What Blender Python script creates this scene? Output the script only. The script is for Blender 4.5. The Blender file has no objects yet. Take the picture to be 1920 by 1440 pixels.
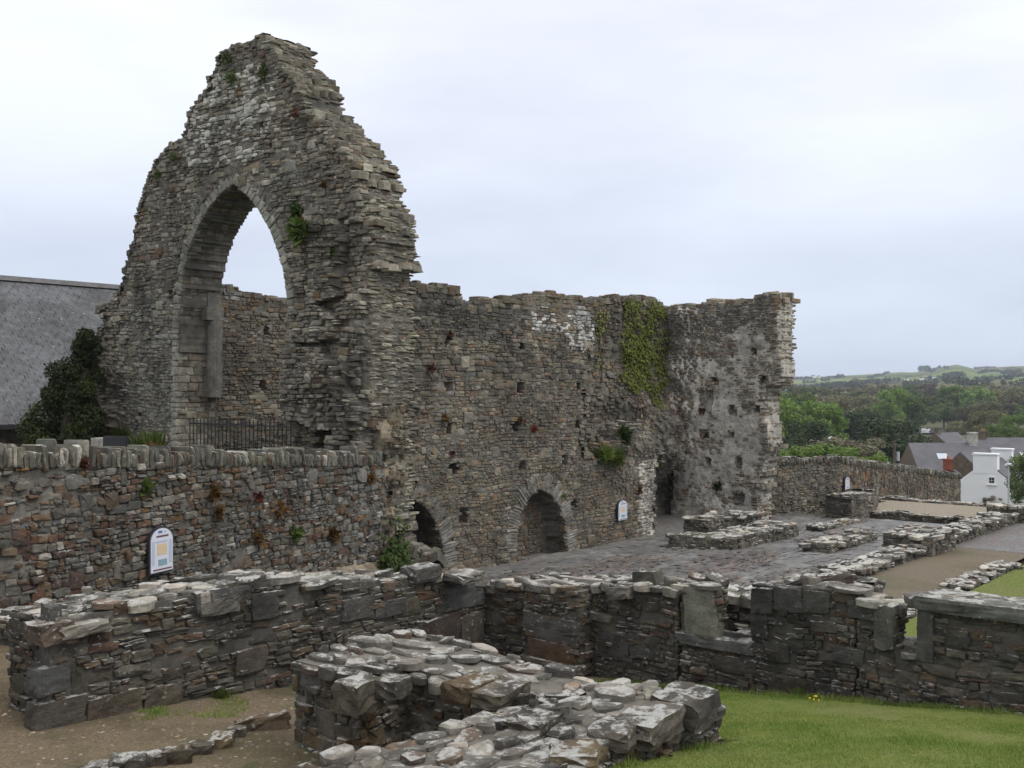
import bpy, math, random
import numpy as np
from mathutils import Matrix, Vector

SC = bpy.context.scene
COL = SC.collection
rad = math.radians

# ------------------------------------------------------------------ camera, sky, sun, exposure
HEAD = rad(39.35)            # viewing direction, measured from the abbey's long axis (+X)
EYE = 4.3                    # eye height above the nave floor
FPX = 2000.0                 # focal length in photograph pixels (1920 wide)
cam_d = bpy.data.cameras.new('camera'); cam_d.lens = 36.0 * FPX / 1920.0; cam_d.sensor_width = 36.0
cam_d.shift_y = 7.0 / 1920.0; cam_d.clip_start = 0.1; cam_d.clip_end = 20000.0
cam = bpy.data.objects.new('camera', cam_d); COL.objects.link(cam)
cam.location = (0, 0, EYE); cam.rotation_euler = (rad(90), 0, HEAD - rad(90))
SC.camera = cam

SUN_EL, SUN_AZ = rad(58), rad(-75)     # azimuth measured from +X, counter-clockwise
world = bpy.data.worlds.new('World'); SC.world = world; world.use_nodes = True
wn, wl = world.node_tree.nodes, world.node_tree.links
wn.clear()
w_out = wn.new('ShaderNodeOutputWorld'); w_mix = wn.new('ShaderNodeMixShader'); w_mix.inputs[0].default_value = 0.93
w_sky = wn.new('ShaderNodeTexSky'); w_sky.sky_type = 'NISHITA'; w_sky.sun_disc = False
w_sky.sun_elevation = SUN_EL; w_sky.sun_rotation = rad(90) - SUN_AZ
w_b1 = wn.new('ShaderNodeBackground'); w_b1.inputs[1].default_value = 0.1
w_b2 = wn.new('ShaderNodeBackground'); w_b2.inputs[1].default_value = 1.05
w_tc = wn.new('ShaderNodeTexCoord'); w_sep = wn.new('ShaderNodeSeparateXYZ')
w_map = wn.new('ShaderNodeMapping'); w_map.inputs['Scale'].default_value = (1.4, 1.4, 5.5); w_map.inputs['Location'].default_value = (3.1, 0.4, 0.2)
w_n = wn.new('ShaderNodeTexNoise'); w_n.inputs['Scale'].default_value = 1.5; w_n.inputs['Detail'].default_value = 6.0; w_n.inputs['Roughness'].default_value = 0.5
w_g = wn.new('ShaderNodeValToRGB')     # overcast: pale grey-blue low down, white above
cr = w_g.color_ramp; cr.elements[0].position = 0.0; cr.elements[0].color = (0.50, 0.57, 0.69, 1)
cr.elements[1].position = 1.0; cr.elements[1].color = (1.18, 1.18, 1.21, 1)
e = cr.elements.new(0.14); e.color = (0.60, 0.65, 0.76, 1)
e = cr.elements.new(0.34); e.color = (0.73, 0.755, 0.83, 1)
w_c = wn.new('ShaderNodeValToRGB'); cr = w_c.color_ramp
cr.elements[0].position = 0.30; cr.elements[0].color = (0.82, 0.83, 0.85, 1)
cr.elements[1].position = 0.68; cr.elements[1].color = (1.11, 1.10, 1.08, 1)
w_mul = wn.new('ShaderNodeMix'); w_mul.data_type = 'RGBA'; w_mul.blend_type = 'MULTIPLY'; w_mul.inputs[0].default_value = 1.0
wl.new(w_tc.outputs['Generated'], w_sep.inputs[0]); wl.new(w_sep.outputs['Z'], w_g.inputs[0])
wl.new(w_tc.outputs['Generated'], w_map.inputs[0]); wl.new(w_map.outputs[0], w_n.inputs['Vector']); wl.new(w_n.outputs[0], w_c.inputs[0])
wl.new(w_g.outputs[0], w_mul.inputs[6]); wl.new(w_c.outputs[0], w_mul.inputs[7]); wl.new(w_mul.outputs[2], w_b2.inputs[0])
wl.new(w_sky.outputs[0], w_b1.inputs[0]); wl.new(w_b1.outputs[0], w_mix.inputs[1]); wl.new(w_b2.outputs[0], w_mix.inputs[2]); wl.new(w_mix.outputs[0], w_out.inputs[0])

sun_d = bpy.data.lights.new('sun', 'SUN'); sun_d.energy = 1.4; sun_d.angle = rad(40); sun_d.color = (1.0, 0.96, 0.9)
sun = bpy.data.objects.new('sun', sun_d); COL.objects.link(sun)
sv = Vector((math.cos(SUN_EL) * math.cos(SUN_AZ), math.cos(SUN_EL) * math.sin(SUN_AZ), math.sin(SUN_EL)))
sun.rotation_euler = sv.to_track_quat('Z', 'Y').to_euler()
SC.view_settings.view_transform = 'Standard'; SC.view_settings.look = 'None'
SC.view_settings.exposure = 0.40; SC.view_settings.gamma = 1.0; SC.view_settings.use_curve_mapping = False
SC.cycles.use_denoising = True; SC.cycles.denoiser = 'OPENIMAGEDENOISE'; SC.cycles.denoising_input_passes = 'RGB_ALBEDO_NORMAL'; SC.cycles.denoising_prefilter = 'ACCURATE'
SC.cycles.max_bounces = 5; SC.cycles.diffuse_bounces = 3; SC.cycles.glossy_bounces = 2; SC.cycles.transparent_max_bounces = 4

# ------------------------------------------------------------------ geometry of the view (used to measure the place from the photograph)
FX, FY = math.cos(HEAD), math.sin(HEAD)
RX, RY = math.sin(HEAD), -math.cos(HEAD)
def ray(px, py):
    l = (px - 960.0) / FPX
    return (FX + l * RX, FY + l * RY, (727.0 - py) / FPX)
def px_of(x, y, z):
    d = x * FX + y * FY; l = x * RX + y * RY
    return 960 + FPX * l / d, 727 - FPX * (z - EYE) / d, d
def at_depth(px, py, d):
    r = ray(px, py); return Vector((r[0] * d, r[1] * d, EYE + r[2] * d))

# ------------------------------------------------------------------ materials
def new_mat(name):
    m = bpy.data.materials.new(name); m.use_nodes = True
    nt = m.node_tree; nt.nodes.clear()
    o = nt.nodes.new('ShaderNodeOutputMaterial'); b = nt.nodes.new('ShaderNodeBsdfPrincipled')
    nt.links.new(b.outputs[0], o.inputs[0])
    return m, nt.nodes, nt.links, b
def noise(n, l, vec, scale, detail=4, rough=0.6):
    t = n.new('ShaderNodeTexNoise'); t.inputs['Scale'].default_value = scale; t.inputs['Detail'].default_value = detail; t.inputs['Roughness'].default_value = rough
    l.new(vec, t.inputs['Vector']); return t.outputs[0]
def maprange(n, l, v, a, b, c=0.0, d=1.0):
    t = n.new('ShaderNodeMapRange'); t.inputs[1].default_value = a; t.inputs[2].default_value = b; t.inputs[3].default_value = c; t.inputs[4].default_value = d
    l.new(v, t.inputs[0]); return t.outputs[0]
def mathn(n, l, op, a, b=None):
    t = n.new('ShaderNodeMath'); t.operation = op
    for i, v in enumerate((a, b)):
        if v is None: continue
        if isinstance(v, (int, float)): t.inputs[i].default_value = v
        else: l.new(v, t.inputs[i])
    return t.outputs[0]
def mixc(n, l, fac, a, b, mode='MIX'):
    t = n.new('ShaderNodeMix'); t.data_type = 'RGBA'; t.blend_type = mode
    for i, v in ((0, fac), (6, a), (7, b)):
        if isinstance(v, (int, float)): t.inputs[i].default_value = v
        elif isinstance(v, tuple): t.inputs[i].default_value = (*v[:3], 1)
        else: l.new(v, t.inputs[i])
    return t.outputs[2]
def scaled(n, l, vec, s, loc=(0, 0, 0)):
    t = n.new('ShaderNodeMapping'); t.inputs['Scale'].default_value = s; t.inputs['Location'].default_value = loc
    l.new(vec, t.inputs[0]); return t.outputs[0]
def bump(n, l, h, dist, strength=1.0, normal=None):
    t = n.new('ShaderNodeBump'); t.inputs['Distance'].default_value = dist; t.inputs['Strength'].default_value = strength
    l.new(h, t.inputs['Height'])
    if normal is not None: l.new(normal, t.inputs['Normal'])
    return t.outputs[0]

def stone_mat(name, base=None, lichen=0.5, top=0.5, stain=0.4, moss=0.15, rough=0.9, gain=1.0, bd=0.02, speck=0.6, haze=0.55):
    """coloured by each stone's own tint; weathering, lichen and slate bedding on top of it"""
    m, n, l, b = new_mat(name)
    geo = n.new('ShaderNodeNewGeometry'); pos = geo.outputs['Position']
    if base is None:
        at = n.new('ShaderNodeAttribute'); at.attribute_name = 'tint'
        oi = n.new('ShaderNodeObjectInfo')
        c = mixc(n, l, 1.0, at.outputs['Color'], oi.outputs['Color'], 'ADD')
    else:
        rgb = n.new('ShaderNodeRGB'); rgb.outputs[0].default_value = (*base, 1); c = rgb.outputs[0]
    n1 = noise(n, l, pos, 5.0, 6, 0.65)
    c = mixc(n, l, 1.0, c, maprange(n, l, n1, 0.28, 0.72, 0.55 * gain, 1.5 * gain), 'MULTIPLY')
    nb = noise(n, l, pos, 0.9, 4, 0.6); c = mixc(n, l, 1.0, c, maprange(n, l, nb, 0.3, 0.7, 0.72, 1.28), 'MULTIPLY')
    grime = noise(n, l, pos, 3.1, 5, 0.7); c = mixc(n, l, maprange(n, l, grime, 0.42, 0.66, 0.0, haze), c, (0.105, 0.10, 0.085))
    bed = noise(n, l, scaled(n, l, pos, (3.0, 3.0, 15.0)), 1.0, 6, 0.75)
    c = mixc(n, l, 1.0, c, maprange(n, l, bed, 0.3, 0.7, 0.8, 1.16), 'MULTIPLY')
    st = noise(n, l, scaled(n, l, pos, (0.9, 0.9, 0.35), (7.3, 2.2, 1.0)), 1.0, 4, 0.6)
    c = mixc(n, l, maprange(n, l, st, 0.50, 0.68, 0.0, stain), c, (0.022, 0.021, 0.019))
    ms = noise(n, l, scaled(n, l, pos, (1, 1, 1), (13.0, 5.0, 3.0)), 2.3, 5, 0.7)
    c = mixc(n, l, maprange(n, l, ms, 0.58, 0.72, 0.0, moss), c, (0.045, 0.055, 0.02))
    sep = n.new('ShaderNodeSeparateXYZ'); l.new(geo.outputs['Normal'], sep.inputs[0])
    up = maprange(n, l, sep.outputs['Z'], 0.35, 0.9, 0.0, 1.0)
    ln = noise(n, l, pos, 7.0, 7, 0.72)
    lv = maprange(n, l, noise(n, l, scaled(n, l, pos, (1, 1, 1), (3.0, 9.0, 1.0)), 2.6, 3, 0.6), 0.3, 0.7, -0.11, 0.07)
    lsel = mathn(n, l, 'ADD', mathn(n, l, 'ADD', ln, lv), mathn(n, l, 'MULTIPLY', up, 0.16 * top))
    lf = maprange(n, l, lsel, 0.67 - 0.13 * lichen, 0.76 - 0.13 * lichen, 0.0, 0.85)
    v = n.new('ShaderNodeTexVoronoi'); v.inputs['Scale'].default_value = 13.0
    dv = n.new('ShaderNodeTexNoise'); dv.inputs['Scale'].default_value = 9.0; dv.inputs['Detail'].default_value = 3.0; l.new(pos, dv.inputs['Vector'])
    va = n.new('ShaderNodeVectorMath'); va.operation = 'MULTIPLY_ADD'; va.inputs[1].default_value = (.12, .12, .12); l.new(dv.outputs['Color'], va.inputs[0]); l.new(pos, va.inputs[2]); l.new(va.outputs[0], v.inputs['Vector'])
    n3 = noise(n, l, pos, 1.7, 3, 0.5)
    sp = mathn(n, l, 'MULTIPLY', maprange(n, l, v.outputs['Distance'], 0.25, 0.14, 0.0, speck), maprange(n, l, n3, 0.46, 0.6, 0.0, 1.0))
    lc = mixc(n, l, noise(n, l, pos, 30.0, 3), (0.27, 0.27, 0.245), (0.63, 0.625, 0.59))
    c = mixc(n, l, mathn(n, l, 'MAXIMUM', lf, sp), c, lc)
    l.new(c, b.inputs['Base Color']); b.inputs['Roughness'].default_value = rough
    b.inputs['Specular IOR Level'].default_value = 0.25
    h = mathn(n, l, 'ADD', noise(n, l, pos, 14.0, 8, 0.72), mathn(n, l, 'MULTIPLY', bed, 0.5))
    l.new(bump(n, l, h, bd, 0.9), b.inputs['Normal'])
    return m

def soil_mat(name, c1, c2, c3, scale, bd, f3=0.35, rough=0.95, big=0.7):
    m, n, l, b = new_mat(name)
    pos = n.new('ShaderNodeNewGeometry').outputs['Position']
    a = noise(n, l, pos, scale, 6, 0.7); g = noise(n, l, pos, big, 5, 0.6); f = noise(n, l, pos, scale * 4, 3, 0.7)
    c = mixc(n, l, maprange(n, l, a, 0.35, 0.65), c1, c2)
    c = mixc(n, l, maprange(n, l, g, 0.48, 0.62, 0, f3), c, c3)
    c = mixc(n, l, 1.0, c, maprange(n, l, f, 0.3, 0.7, 0.6, 1.4), 'MULTIPLY')
    l.new(c, b.inputs['Base Color']); b.inputs['Roughness'].default_value = rough; b.inputs['Specular IOR Level'].default_value = 0.2
    l.new(bump(n, l, mathn(n, l, 'ADD', a, f), bd, 0.9), b.inputs['Normal'])
    return m

def leaf_mat(name, c1, c2, scale=0.8, trans=0.3, rnd=0.32):
    m, n, l, b = new_mat(name)
    pos = n.new('ShaderNodeNewGeometry').outputs['Position']; oi = n.new('ShaderNodeObjectInfo')
    a = noise(n, l, pos, scale, 4, 0.7)
    c = mixc(n, l, maprange(n, l, a, 0.32, 0.68), c1, c2)
    c = mixc(n, l, 1.0, c, maprange(n, l, oi.outputs['Random'], 0, 1, 1 - rnd, 1 + rnd), 'MULTIPLY')
    l.new(c, b.inputs['Base Color']); b.inputs['Roughness'].default_value = 0.7; b.inputs['Specular IOR Level'].default_value = 0.2
    if trans:
        o = next(x for x in n if x.type == 'OUTPUT_MATERIAL'); t = n.new('ShaderNodeBsdfTranslucent'); mx = n.new('ShaderNodeMixShader')
        mx.inputs[0].default_value = trans; l.new(c, t.inputs[0]); l.new(b.outputs[0], mx.inputs[1]); l.new(t.outputs[0], mx.inputs[2]); l.new(mx.outputs[0], o.inputs[0])
    return m
def plain_mat(name, col, rough=0.7, var=0.15, scale=6.0, metal=0.0):
    m, n, l, b = new_mat(name)
    pos = n.new('ShaderNodeNewGeometry').outputs['Position']
    a = noise(n, l, pos, scale, 5, 0.65)
    c = mixc(n, l, 1.0, (*col,), maprange(n, l, a, 0.3, 0.7, 1 - var, 1 + var), 'MULTIPLY')
    l.new(c, b.inputs['Base Color']); b.inputs['Roughness'].default_value = rough; b.inputs['Metallic'].default_value = metal
    return m

M = {}
M['stone_gable'] = stone_mat('masonry_gable', lichen=0.5, top=0.5, stain=0.45, moss=0.45, gain=1.08, speck=0.5, haze=0.35)
M['stone_nave'] = stone_mat('masonry_nave', lichen=0.12, top=0.5, stain=0.5, moss=0.15, speck=0.25)
M['stone_west'] = stone_mat('masonry_west', lichen=0.25, top=0.5, stain=0.3, moss=0.15, speck=0.3)
M['stone_coped'] = stone_mat('masonry_coped', lichen=0.35, top=0.6, stain=0.4, moss=0.2, speck=0.35)
M['stone_near'] = stone_mat('masonry_near', lichen=0.2, top=1.1, stain=0.85, moss=0.15, bd=0.05, speck=0.45, haze=0.25)
M['stone_floor'] = stone_mat('floor_slate_pieces', lichen=0.05, top=0.0, stain=0.3, moss=0.1, speck=0.0, bd=0.008, rough=0.55)
M['stone_low'] = stone_mat('masonry_low', lichen=0.25, top=1.2, stain=0.65, moss=0.15, speck=0.4)
M['mortar'] = stone_mat('mortar', base=(0.15, 0.138, 0.115), lichen=0.0, top=0.0, stain=0.6, moss=0.2, speck=0.0)
M['mortar_pale'] = stone_mat('mortar_pale', base=(0.42, 0.395, 0.345), lichen=0.2, top=0.0, stain=0.2, moss=0.1, speck=0.1, haze=0.25)
M['mortar_ochre'] = stone_mat('mortar_ochre', base=(0.20, 0.165, 0.115), lichen=0.1, top=0.0, stain=0.4, moss=0.2, speck=0.0, haze=0.3)
M['mortar_dark'] = stone_mat('mortar_dark', base=(0.085, 0.078, 0.066), lichen=0.0, top=0.0, stain=0.6, moss=0.2, speck=0.0)
M['gravel'] = soil_mat('gravel', (0.165, 0.125, 0.078), (0.30, 0.235, 0.155), (0.075, 0.078, 0.035), 30.0, 0.03, 0.6)
M['aisle_gravel'] = soil_mat('aisle_gravel', (0.125, 0.102, 0.072), (0.16, 0.135, 0.098), (0.085, 0.085, 0.045), 14.0, 0.01, 0.5, big=0.5)
M['platform_gravel'] = soil_mat('platform_gravel', (0.22, 0.19, 0.145), (0.25, 0.22, 0.17), (0.18, 0.16, 0.12), 10.0, 0.01, 0.3)
M['lawn'] = soil_mat('lawn_soil', (0.095, 0.125, 0.026), (0.14, 0.165, 0.04), (0.15, 0.145, 0.055), 9.0, 0.02, 0.5)
M['ground'] = soil_mat('ground_soil', (0.055, 0.07, 0.022), (0.08, 0.075, 0.035), (0.07, 0.055, 0.035), 6.0, 0.02, 0.6)
M['slate_floor'] = soil_mat('slate_floor', (0.115, 0.114, 0.110), (0.15, 0.148, 0.14), (0.12, 0.10, 0.088), 3.0, 0.015, 0.7, rough=0.62, big=0.5)
M['grass'] = leaf_mat('grass_blades', (0.115, 0.185, 0.034), (0.235, 0.275, 0.07), 1.6, 0.35)
M['tuft'] = leaf_mat('tuft_green', (0.05, 0.085, 0.018), (0.10, 0.13, 0.03), 8, 0.3)
M['tuft_red'] = leaf_mat('tuft_red', (0.10, 0.032, 0.022), (0.15, 0.06, 0.03), 8, 0.2)
M['tuft_brown'] = leaf_mat('tuft_brown', (0.10, 0.05, 0.02), (0.14, 0.085, 0.03), 8, 0.2)
M['ivy'] = leaf_mat('ivy_leaf', (0.075, 0.12, 0.02), (0.30, 0.32, 0.065), 9.0, 0.25)
M['ivy_dark'] = leaf_mat('ivy_dark', (0.035, 0.055, 0.015), (0.06, 0.09, 0.02), 4.0, 0.2)
M['stem'] = plain_mat('stem', (0.09, 0.055, 0.035), 0.9, 0.3)
M['yew'] = leaf_mat('yew', (0.018, 0.026, 0.010), (0.045, 0.055, 0.014), 1.2, 0.15)
M['iron'] = plain_mat('iron', (0.018, 0.018, 0.022), 0.55, 0.3)
M['slate_roof'] = stone_mat('roof_slate', lichen=0.1, top=0.1, stain=0.35, moss=0.1, bd=0.003, rough=0.6, speck=0.0, haze=0.15)
M['white_render'] = plain_mat('white_render', (0.80, 0.80, 0.80), 0.85, 0.04, 1.0)
M['roof_far'] = plain_mat('roof_far', (0.085, 0.082, 0.09), 0.75, 0.25, 0.8)
M['brick_red'] = plain_mat('brick_red', (0.22, 0.065, 0.035), 0.9, 0.3, 3.0)
M['terracotta'] = plain_mat('terracotta', (0.36, 0.15, 0.07), 0.9, 0.2, 3.0)
M['far_stone'] = plain_mat('far_stone', (0.12, 0.09, 0.06), 0.9, 0.4, 3.0)
M['glass'] = plain_mat('glass', (0.02, 0.025, 0.03), 0.1, 0.05)
M['glass_bright'] = plain_mat('skylight_glass', (0.45, 0.48, 0.52), 0.08, 0.05)
M['steel'] = plain_mat('galvanised', (0.42, 0.43, 0.43), 0.5, 0.1)
M['pole'] = plain_mat('pole_wood', (0.09, 0.075, 0.06), 0.9, 0.3)
M['bark'] = plain_mat('bark', (0.07, 0.055, 0.04), 0.95, 0.3)
M['leaf_fresh'] = leaf_mat('leaf_fresh', (0.085, 0.15, 0.03), (0.18, 0.25, 0.062), 0.30, 0.3)
M['leaf_mid'] = leaf_mat('leaf_mid', (0.065, 0.105, 0.032), (0.135, 0.178, 0.056), 0.30, 0.3)
M['leaf_olive'] = leaf_mat('leaf_olive', (0.12, 0.125, 0.052), (0.2, 0.19, 0.084), 0.30, 0.25)
M['leaf_grey'] = leaf_mat('leaf_grey', (0.135, 0.13, 0.08), (0.2, 0.182, 0.115), 0.30, 0.25)
M['leaf_dark'] = leaf_mat('leaf_dark', (0.03, 0.048, 0.02), (0.058, 0.082, 0.032), 0.35, 0.15)
M['leaf_pale'] = leaf_mat('leaf_pale', (0.13, 0.16, 0.08), (0.20, 0.23, 0.12), 0.5, 0.25)
M['water'] = plain_mat('water', (0.10, 0.10, 0.095), 0.12, 0.1, 0.05)
M['board_white'] = plain_mat('board_white', (0.60, 0.62, 0.68), 0.45, 0.04)
M['board_dark'] = plain_mat('board_dark', (0.025, 0.022, 0.035), 0.5, 0.1)
M['print_blue'] = plain_mat('print_blue', (0.05, 0.12, 0.38), 0.5, 0.1)
M['print_red'] = plain_mat('print_red', (0.13, 0.05, 0.06), 0.5, 0.1)
M['print_tan'] = plain_mat('print_tan', (0.60, 0.47, 0.30), 0.5, 0.25, 60)
M['print_teal'] = plain_mat('print_teal', (0.20, 0.32, 0.38), 0.5, 0.5, 60)
M['print_pale'] = plain_mat('print_pale', (0.42, 0.47, 0.58), 0.5, 0.1, 60)
M['bird'] = plain_mat('bird', (0.8, 0.8, 0.8), 0.8, 0.1)
M['yellow'] = plain_mat('yellow_petal', (0.65, 0.48, 0.02), 0.6, 0.1)
M['boat'] = plain_mat('boat', (0.75, 0.74, 0.70), 0.5, 0.1)

def hills_mat():
    m, n, l, b = new_mat('hill_fields')
    pos = n.new('ShaderNodeNewGeometry').outputs['Position']
    v = n.new('ShaderNodeTexVoronoi'); v.feature = 'F1'; v.inputs['Scale'].default_value = 0.0042; l.new(pos, v.inputs['Vector'])
    ve = n.new('ShaderNodeTexVoronoi'); ve.feature = 'DISTANCE_TO_EDGE'; ve.inputs['Scale'].default_value = 0.0042; l.new(pos, ve.inputs['Vector'])
    sx = n.new('ShaderNodeSeparateColor'); l.new(v.outputs['Color'], sx.inputs[0])
    c = mixc(n, l, sx.outputs[0], (0.085, 0.125, 0.04), (0.17, 0.215, 0.075))
    c = mixc(n, l, maprange(n, l, sx.outputs[1], 0.75, 0.8), c, (0.13, 0.115, 0.06))
    g = noise(n, l, pos, 0.006, 5, 0.7)
    c = mixc(n, l, maprange(n, l, g, 0.56, 0.62, 0, 0.85), c, (0.05, 0.062, 0.035))
    h = mathn(n, l, 'ADD', ve.outputs['Distance'], mathn(n, l, 'MULTIPLY', noise(n, l, pos, 0.03, 4), 0.06))
    c = mixc(n, l, maprange(n, l, h, 0.075, 0.06, 0, 0.9), c, (0.03, 0.04, 0.022))
    l.new(c, b.inputs['Base Color']); b.inputs['Roughness'].default_value = 1.0; b.inputs['Specular IOR Level'].default_value = 0.0
    return m
M['hills'] = hills_mat()

# ------------------------------------------------------------------ object helpers
def link(o, parent=None):
    COL.objects.link(o)
    if parent is not None: o.parent = parent
    return o
def props(o, label=None, cat=None, group=None, kind=None):
    if label: o['label'] = label
    if cat: o['category'] = cat
    if group: o['group'] = group
    if kind: o['kind'] = kind
    return o
def empty(name, loc, label, cat, group=None):
    o = bpy.data.objects.new(name, None); o.location = loc; o.empty_display_size = 0.2
    link(o); return props(o, label, cat, group)
def mesh_np(name, V, faces_n, loops, mat, smooth=False):
    """faces_n: array of loop counts, loops: flat vertex indices"""
    me = bpy.data.meshes.new(name); V = np.asarray(V, dtype=np.float32)
    me.vertices.add(len(V)); me.vertices.foreach_set('co', V.ravel())
    loops = np.asarray(loops, dtype=np.int32); fn = np.asarray(faces_n, dtype=np.int32)
    me.loops.add(len(loops)); me.loops.foreach_set('vertex_index', loops)
    me.polygons.add(len(fn)); st = np.zeros(len(fn), dtype=np.int32); st[1:] = np.cumsum(fn)[:-1]
    me.polygons.foreach_set('loop_start', st)
    me.polygons.foreach_set('use_smooth', np.full(len(fn), smooth, dtype=bool))
    me.update(calc_edges=True); me.validate()
    if mat is not None: me.materials.append(mat)
    return me
def mesh_py(name, V, F, mat, smooth=False):
    me = bpy.data.meshes.new(name); me.from_pydata([tuple(v) for v in V], [], F)
    if smooth: me.polygons.foreach_set('use_smooth', np.ones(len(me.polygons), dtype=bool))
    me.update()
    if mat is not None: me.materials.append(mat)
    return me
def obj(name, me, parent=None, inv=True):
    o = bpy.data.objects.new(name, me); link(o, parent)
    if parent is not None and inv: o.matrix_parent_inverse = Matrix.Translation(-parent.location) if parent.rotation_euler.z == 0 else parent.matrix_basis.inverted()
    return o
class MB:
    """small mesh builder in world coordinates"""
    def __init__(s): s.V = []; s.F = []
    def add(s, V, F):
        k = len(s.V); s.V += [tuple(v) for v in V]; s.F += [tuple(i + k for i in f) for f in F]; return s
    def box(s, c, sz, rz=0.0, taper=1.0):
        x, y, z = [v / 2 for v in sz]; ca, sa = math.cos(rz), math.sin(rz)
        P = []
        for dz in (-1, 1):
            t = 1.0 if dz < 0 else taper
            for dx, dy in ((-1, -1), (1, -1), (1, 1), (-1, 1)):
                a, b2 = dx * x * t, dy * y * t
                P.append((c[0] + a * ca - b2 * sa, c[1] + a * sa + b2 * ca, c[2] + dz * z))
        return s.add(P, [(3, 2, 1, 0), (4, 5, 6, 7), (0, 1, 5, 4), (1, 2, 6, 5), (2, 3, 7, 6), (3, 0, 4, 7)])
    def tube(s, pts, rs, k=8, cap=True):
        pts = [Vector(p) for p in pts]; n0 = len(s.V)
        for i, p in enumerate(pts):
            t = (pts[min(i + 1, len(pts) - 1)] - pts[max(i - 1, 0)]).normalized()
            a = t.orthogonal().normalized() if abs(t.z) < 0.99 else Vector((1, 0, 0)); b2 = t.cross(a)
            r = rs[i] if isinstance(rs, (list, tuple)) else rs
            for j in range(k):
                q = p + (a * math.cos(2 * math.pi * j / k) + b2 * math.sin(2 * math.pi * j / k)) * r
                s.V.append(tuple(q))
        for i in range(len(pts) - 1):
            for j in range(k):
                s.F.append((n0 + i * k + j, n0 + i * k + (j + 1) % k, n0 + (i + 1) * k + (j + 1) % k, n0 + (i + 1) * k + j))
        if cap: s.F.append(tuple(n0 + j for j in range(k))[::-1]); s.F.append(tuple(n0 + (len(pts) - 1) * k + j for j in range(k)))
        return s
    def prism(s, poly, vec):
        """extrude a planar polygon (3-D points) along vec"""
        k = len(poly); n0 = len(s.V); vec = Vector(vec)
        s.V += [tuple(p) for p in poly] + [tuple(Vector(p) + vec) for p in poly]
        s.F.append(tuple(range(n0, n0 + k))[::-1]); s.F.append(tuple(range(n0 + k, n0 + 2 * k)))
        for j in range(k): s.F.append((n0 + j, n0 + (j + 1) % k, n0 + k + (j + 1) % k, n0 + k + j))
        return s
    def build(s, name, mat, parent=None, smooth=False): return obj(name, mesh_py(name, s.V, s.F, mat, smooth), parent)

# ------------------------------------------------------------------ stones
NVAR, NSLAB = 24, 20
def _variants():
    r = np.random.default_rng(5); out = []
    for k in range(NVAR):
        cut = r.uniform(0.03, 0.10) if k < 14 else r.uniform(0.10, 0.24)
        P = []
        for (cx, cy, ex, ey) in ((-.5, -.5, 1, 1), (.5, -.5, -1, 1), (.5, .5, -1, -1), (-.5, .5, 1, -1)):
            a, b2 = cut * r.uniform(0.5, 1.6), cut * r.uniform(0.5, 1.8)
            p1 = np.array([cx, cy + ey * b2]); p2 = np.array([cx + ex * a, cy])
            P += [p1, p2] if (cx, cy) in ((-.5, -.5), (.5, .5)) else [p2, p1]
        P = np.array(P) + r.uniform(-0.035, 0.035, (8, 2))
        P[:, 1] += P[:, 0] * r.uniform(-0.10, 0.10); P[:, 0] += P[:, 1] * r.uniform(-0.16, 0.16)
        P = np.clip(P, -0.53, 0.53)
        back = np.c_[P * 0.97, np.full(8, -1.0)]
        rim = np.c_[P, -0.11 + r.uniform(-0.05, 0.05, 8)]
        ins = r.uniform(0.82, 0.95, 8)[:, None]
        fr = np.c_[P * ins, r.uniform(-0.07, 0.05, 8)]
        ce = np.array([[r.uniform(-.12, .12), r.uniform(-.12, .12), r.uniform(-0.02, 0.09)]])
        out.append(np.vstack([back, rim, fr, ce]))
    for k in range(NSLAB):                     # flat, angular slabs for wall tops
        a = (np.arange(8) + r.uniform(-.33, .33, 8)) * math.pi / 4 + r.uniform(0, .8); q = r.uniform(.36, .56, 8)
        P = np.stack([np.cos(a) * q * 1.06, np.sin(a) * q * 1.06], 1)
        P = np.sign(P) * np.minimum(np.abs(P) * r.uniform(1.0, 1.18), .54)
        tx, ty = r.uniform(-.35, .35, 2)
        lev = lambda A: A[:, 0] * tx + A[:, 1] * ty
        back = np.c_[P * .94, np.full(8, -1.0)]; rim = np.c_[P, -.14 + r.uniform(-.10, .06, 8) + lev(P)]; I = P * r.uniform(.72, .93, (8, 1)); fr = np.c_[I, r.uniform(-.07, .07, 8) + lev(I)]
        out.append(np.vstack([back, rim, fr, [[r.uniform(-.15, .15), r.uniform(-.15, .15), r.uniform(-.04, .08)]]]))
    return np.array(out)
SV = _variants()
SF = []
for ring in (0, 8):
    for j in range(8): SF.append((ring + j, ring + (j + 1) % 8, ring + 8 + (j + 1) % 8, ring + 8 + j))
for j in range(8): SF.append((16 + j, 16 + (j + 1) % 8, 24))
SFN = np.array([len(f) for f in SF]); SFL = np.array([i for f in SF for i in f])
_vm = {}
def variant_mesh(k, mat):
    key = (k, mat.name)
    if key not in _vm:
        _vm[key] = mesh_np('stone', SV[k], SFN, SFL, mat)
    return _vm[key]

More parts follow.
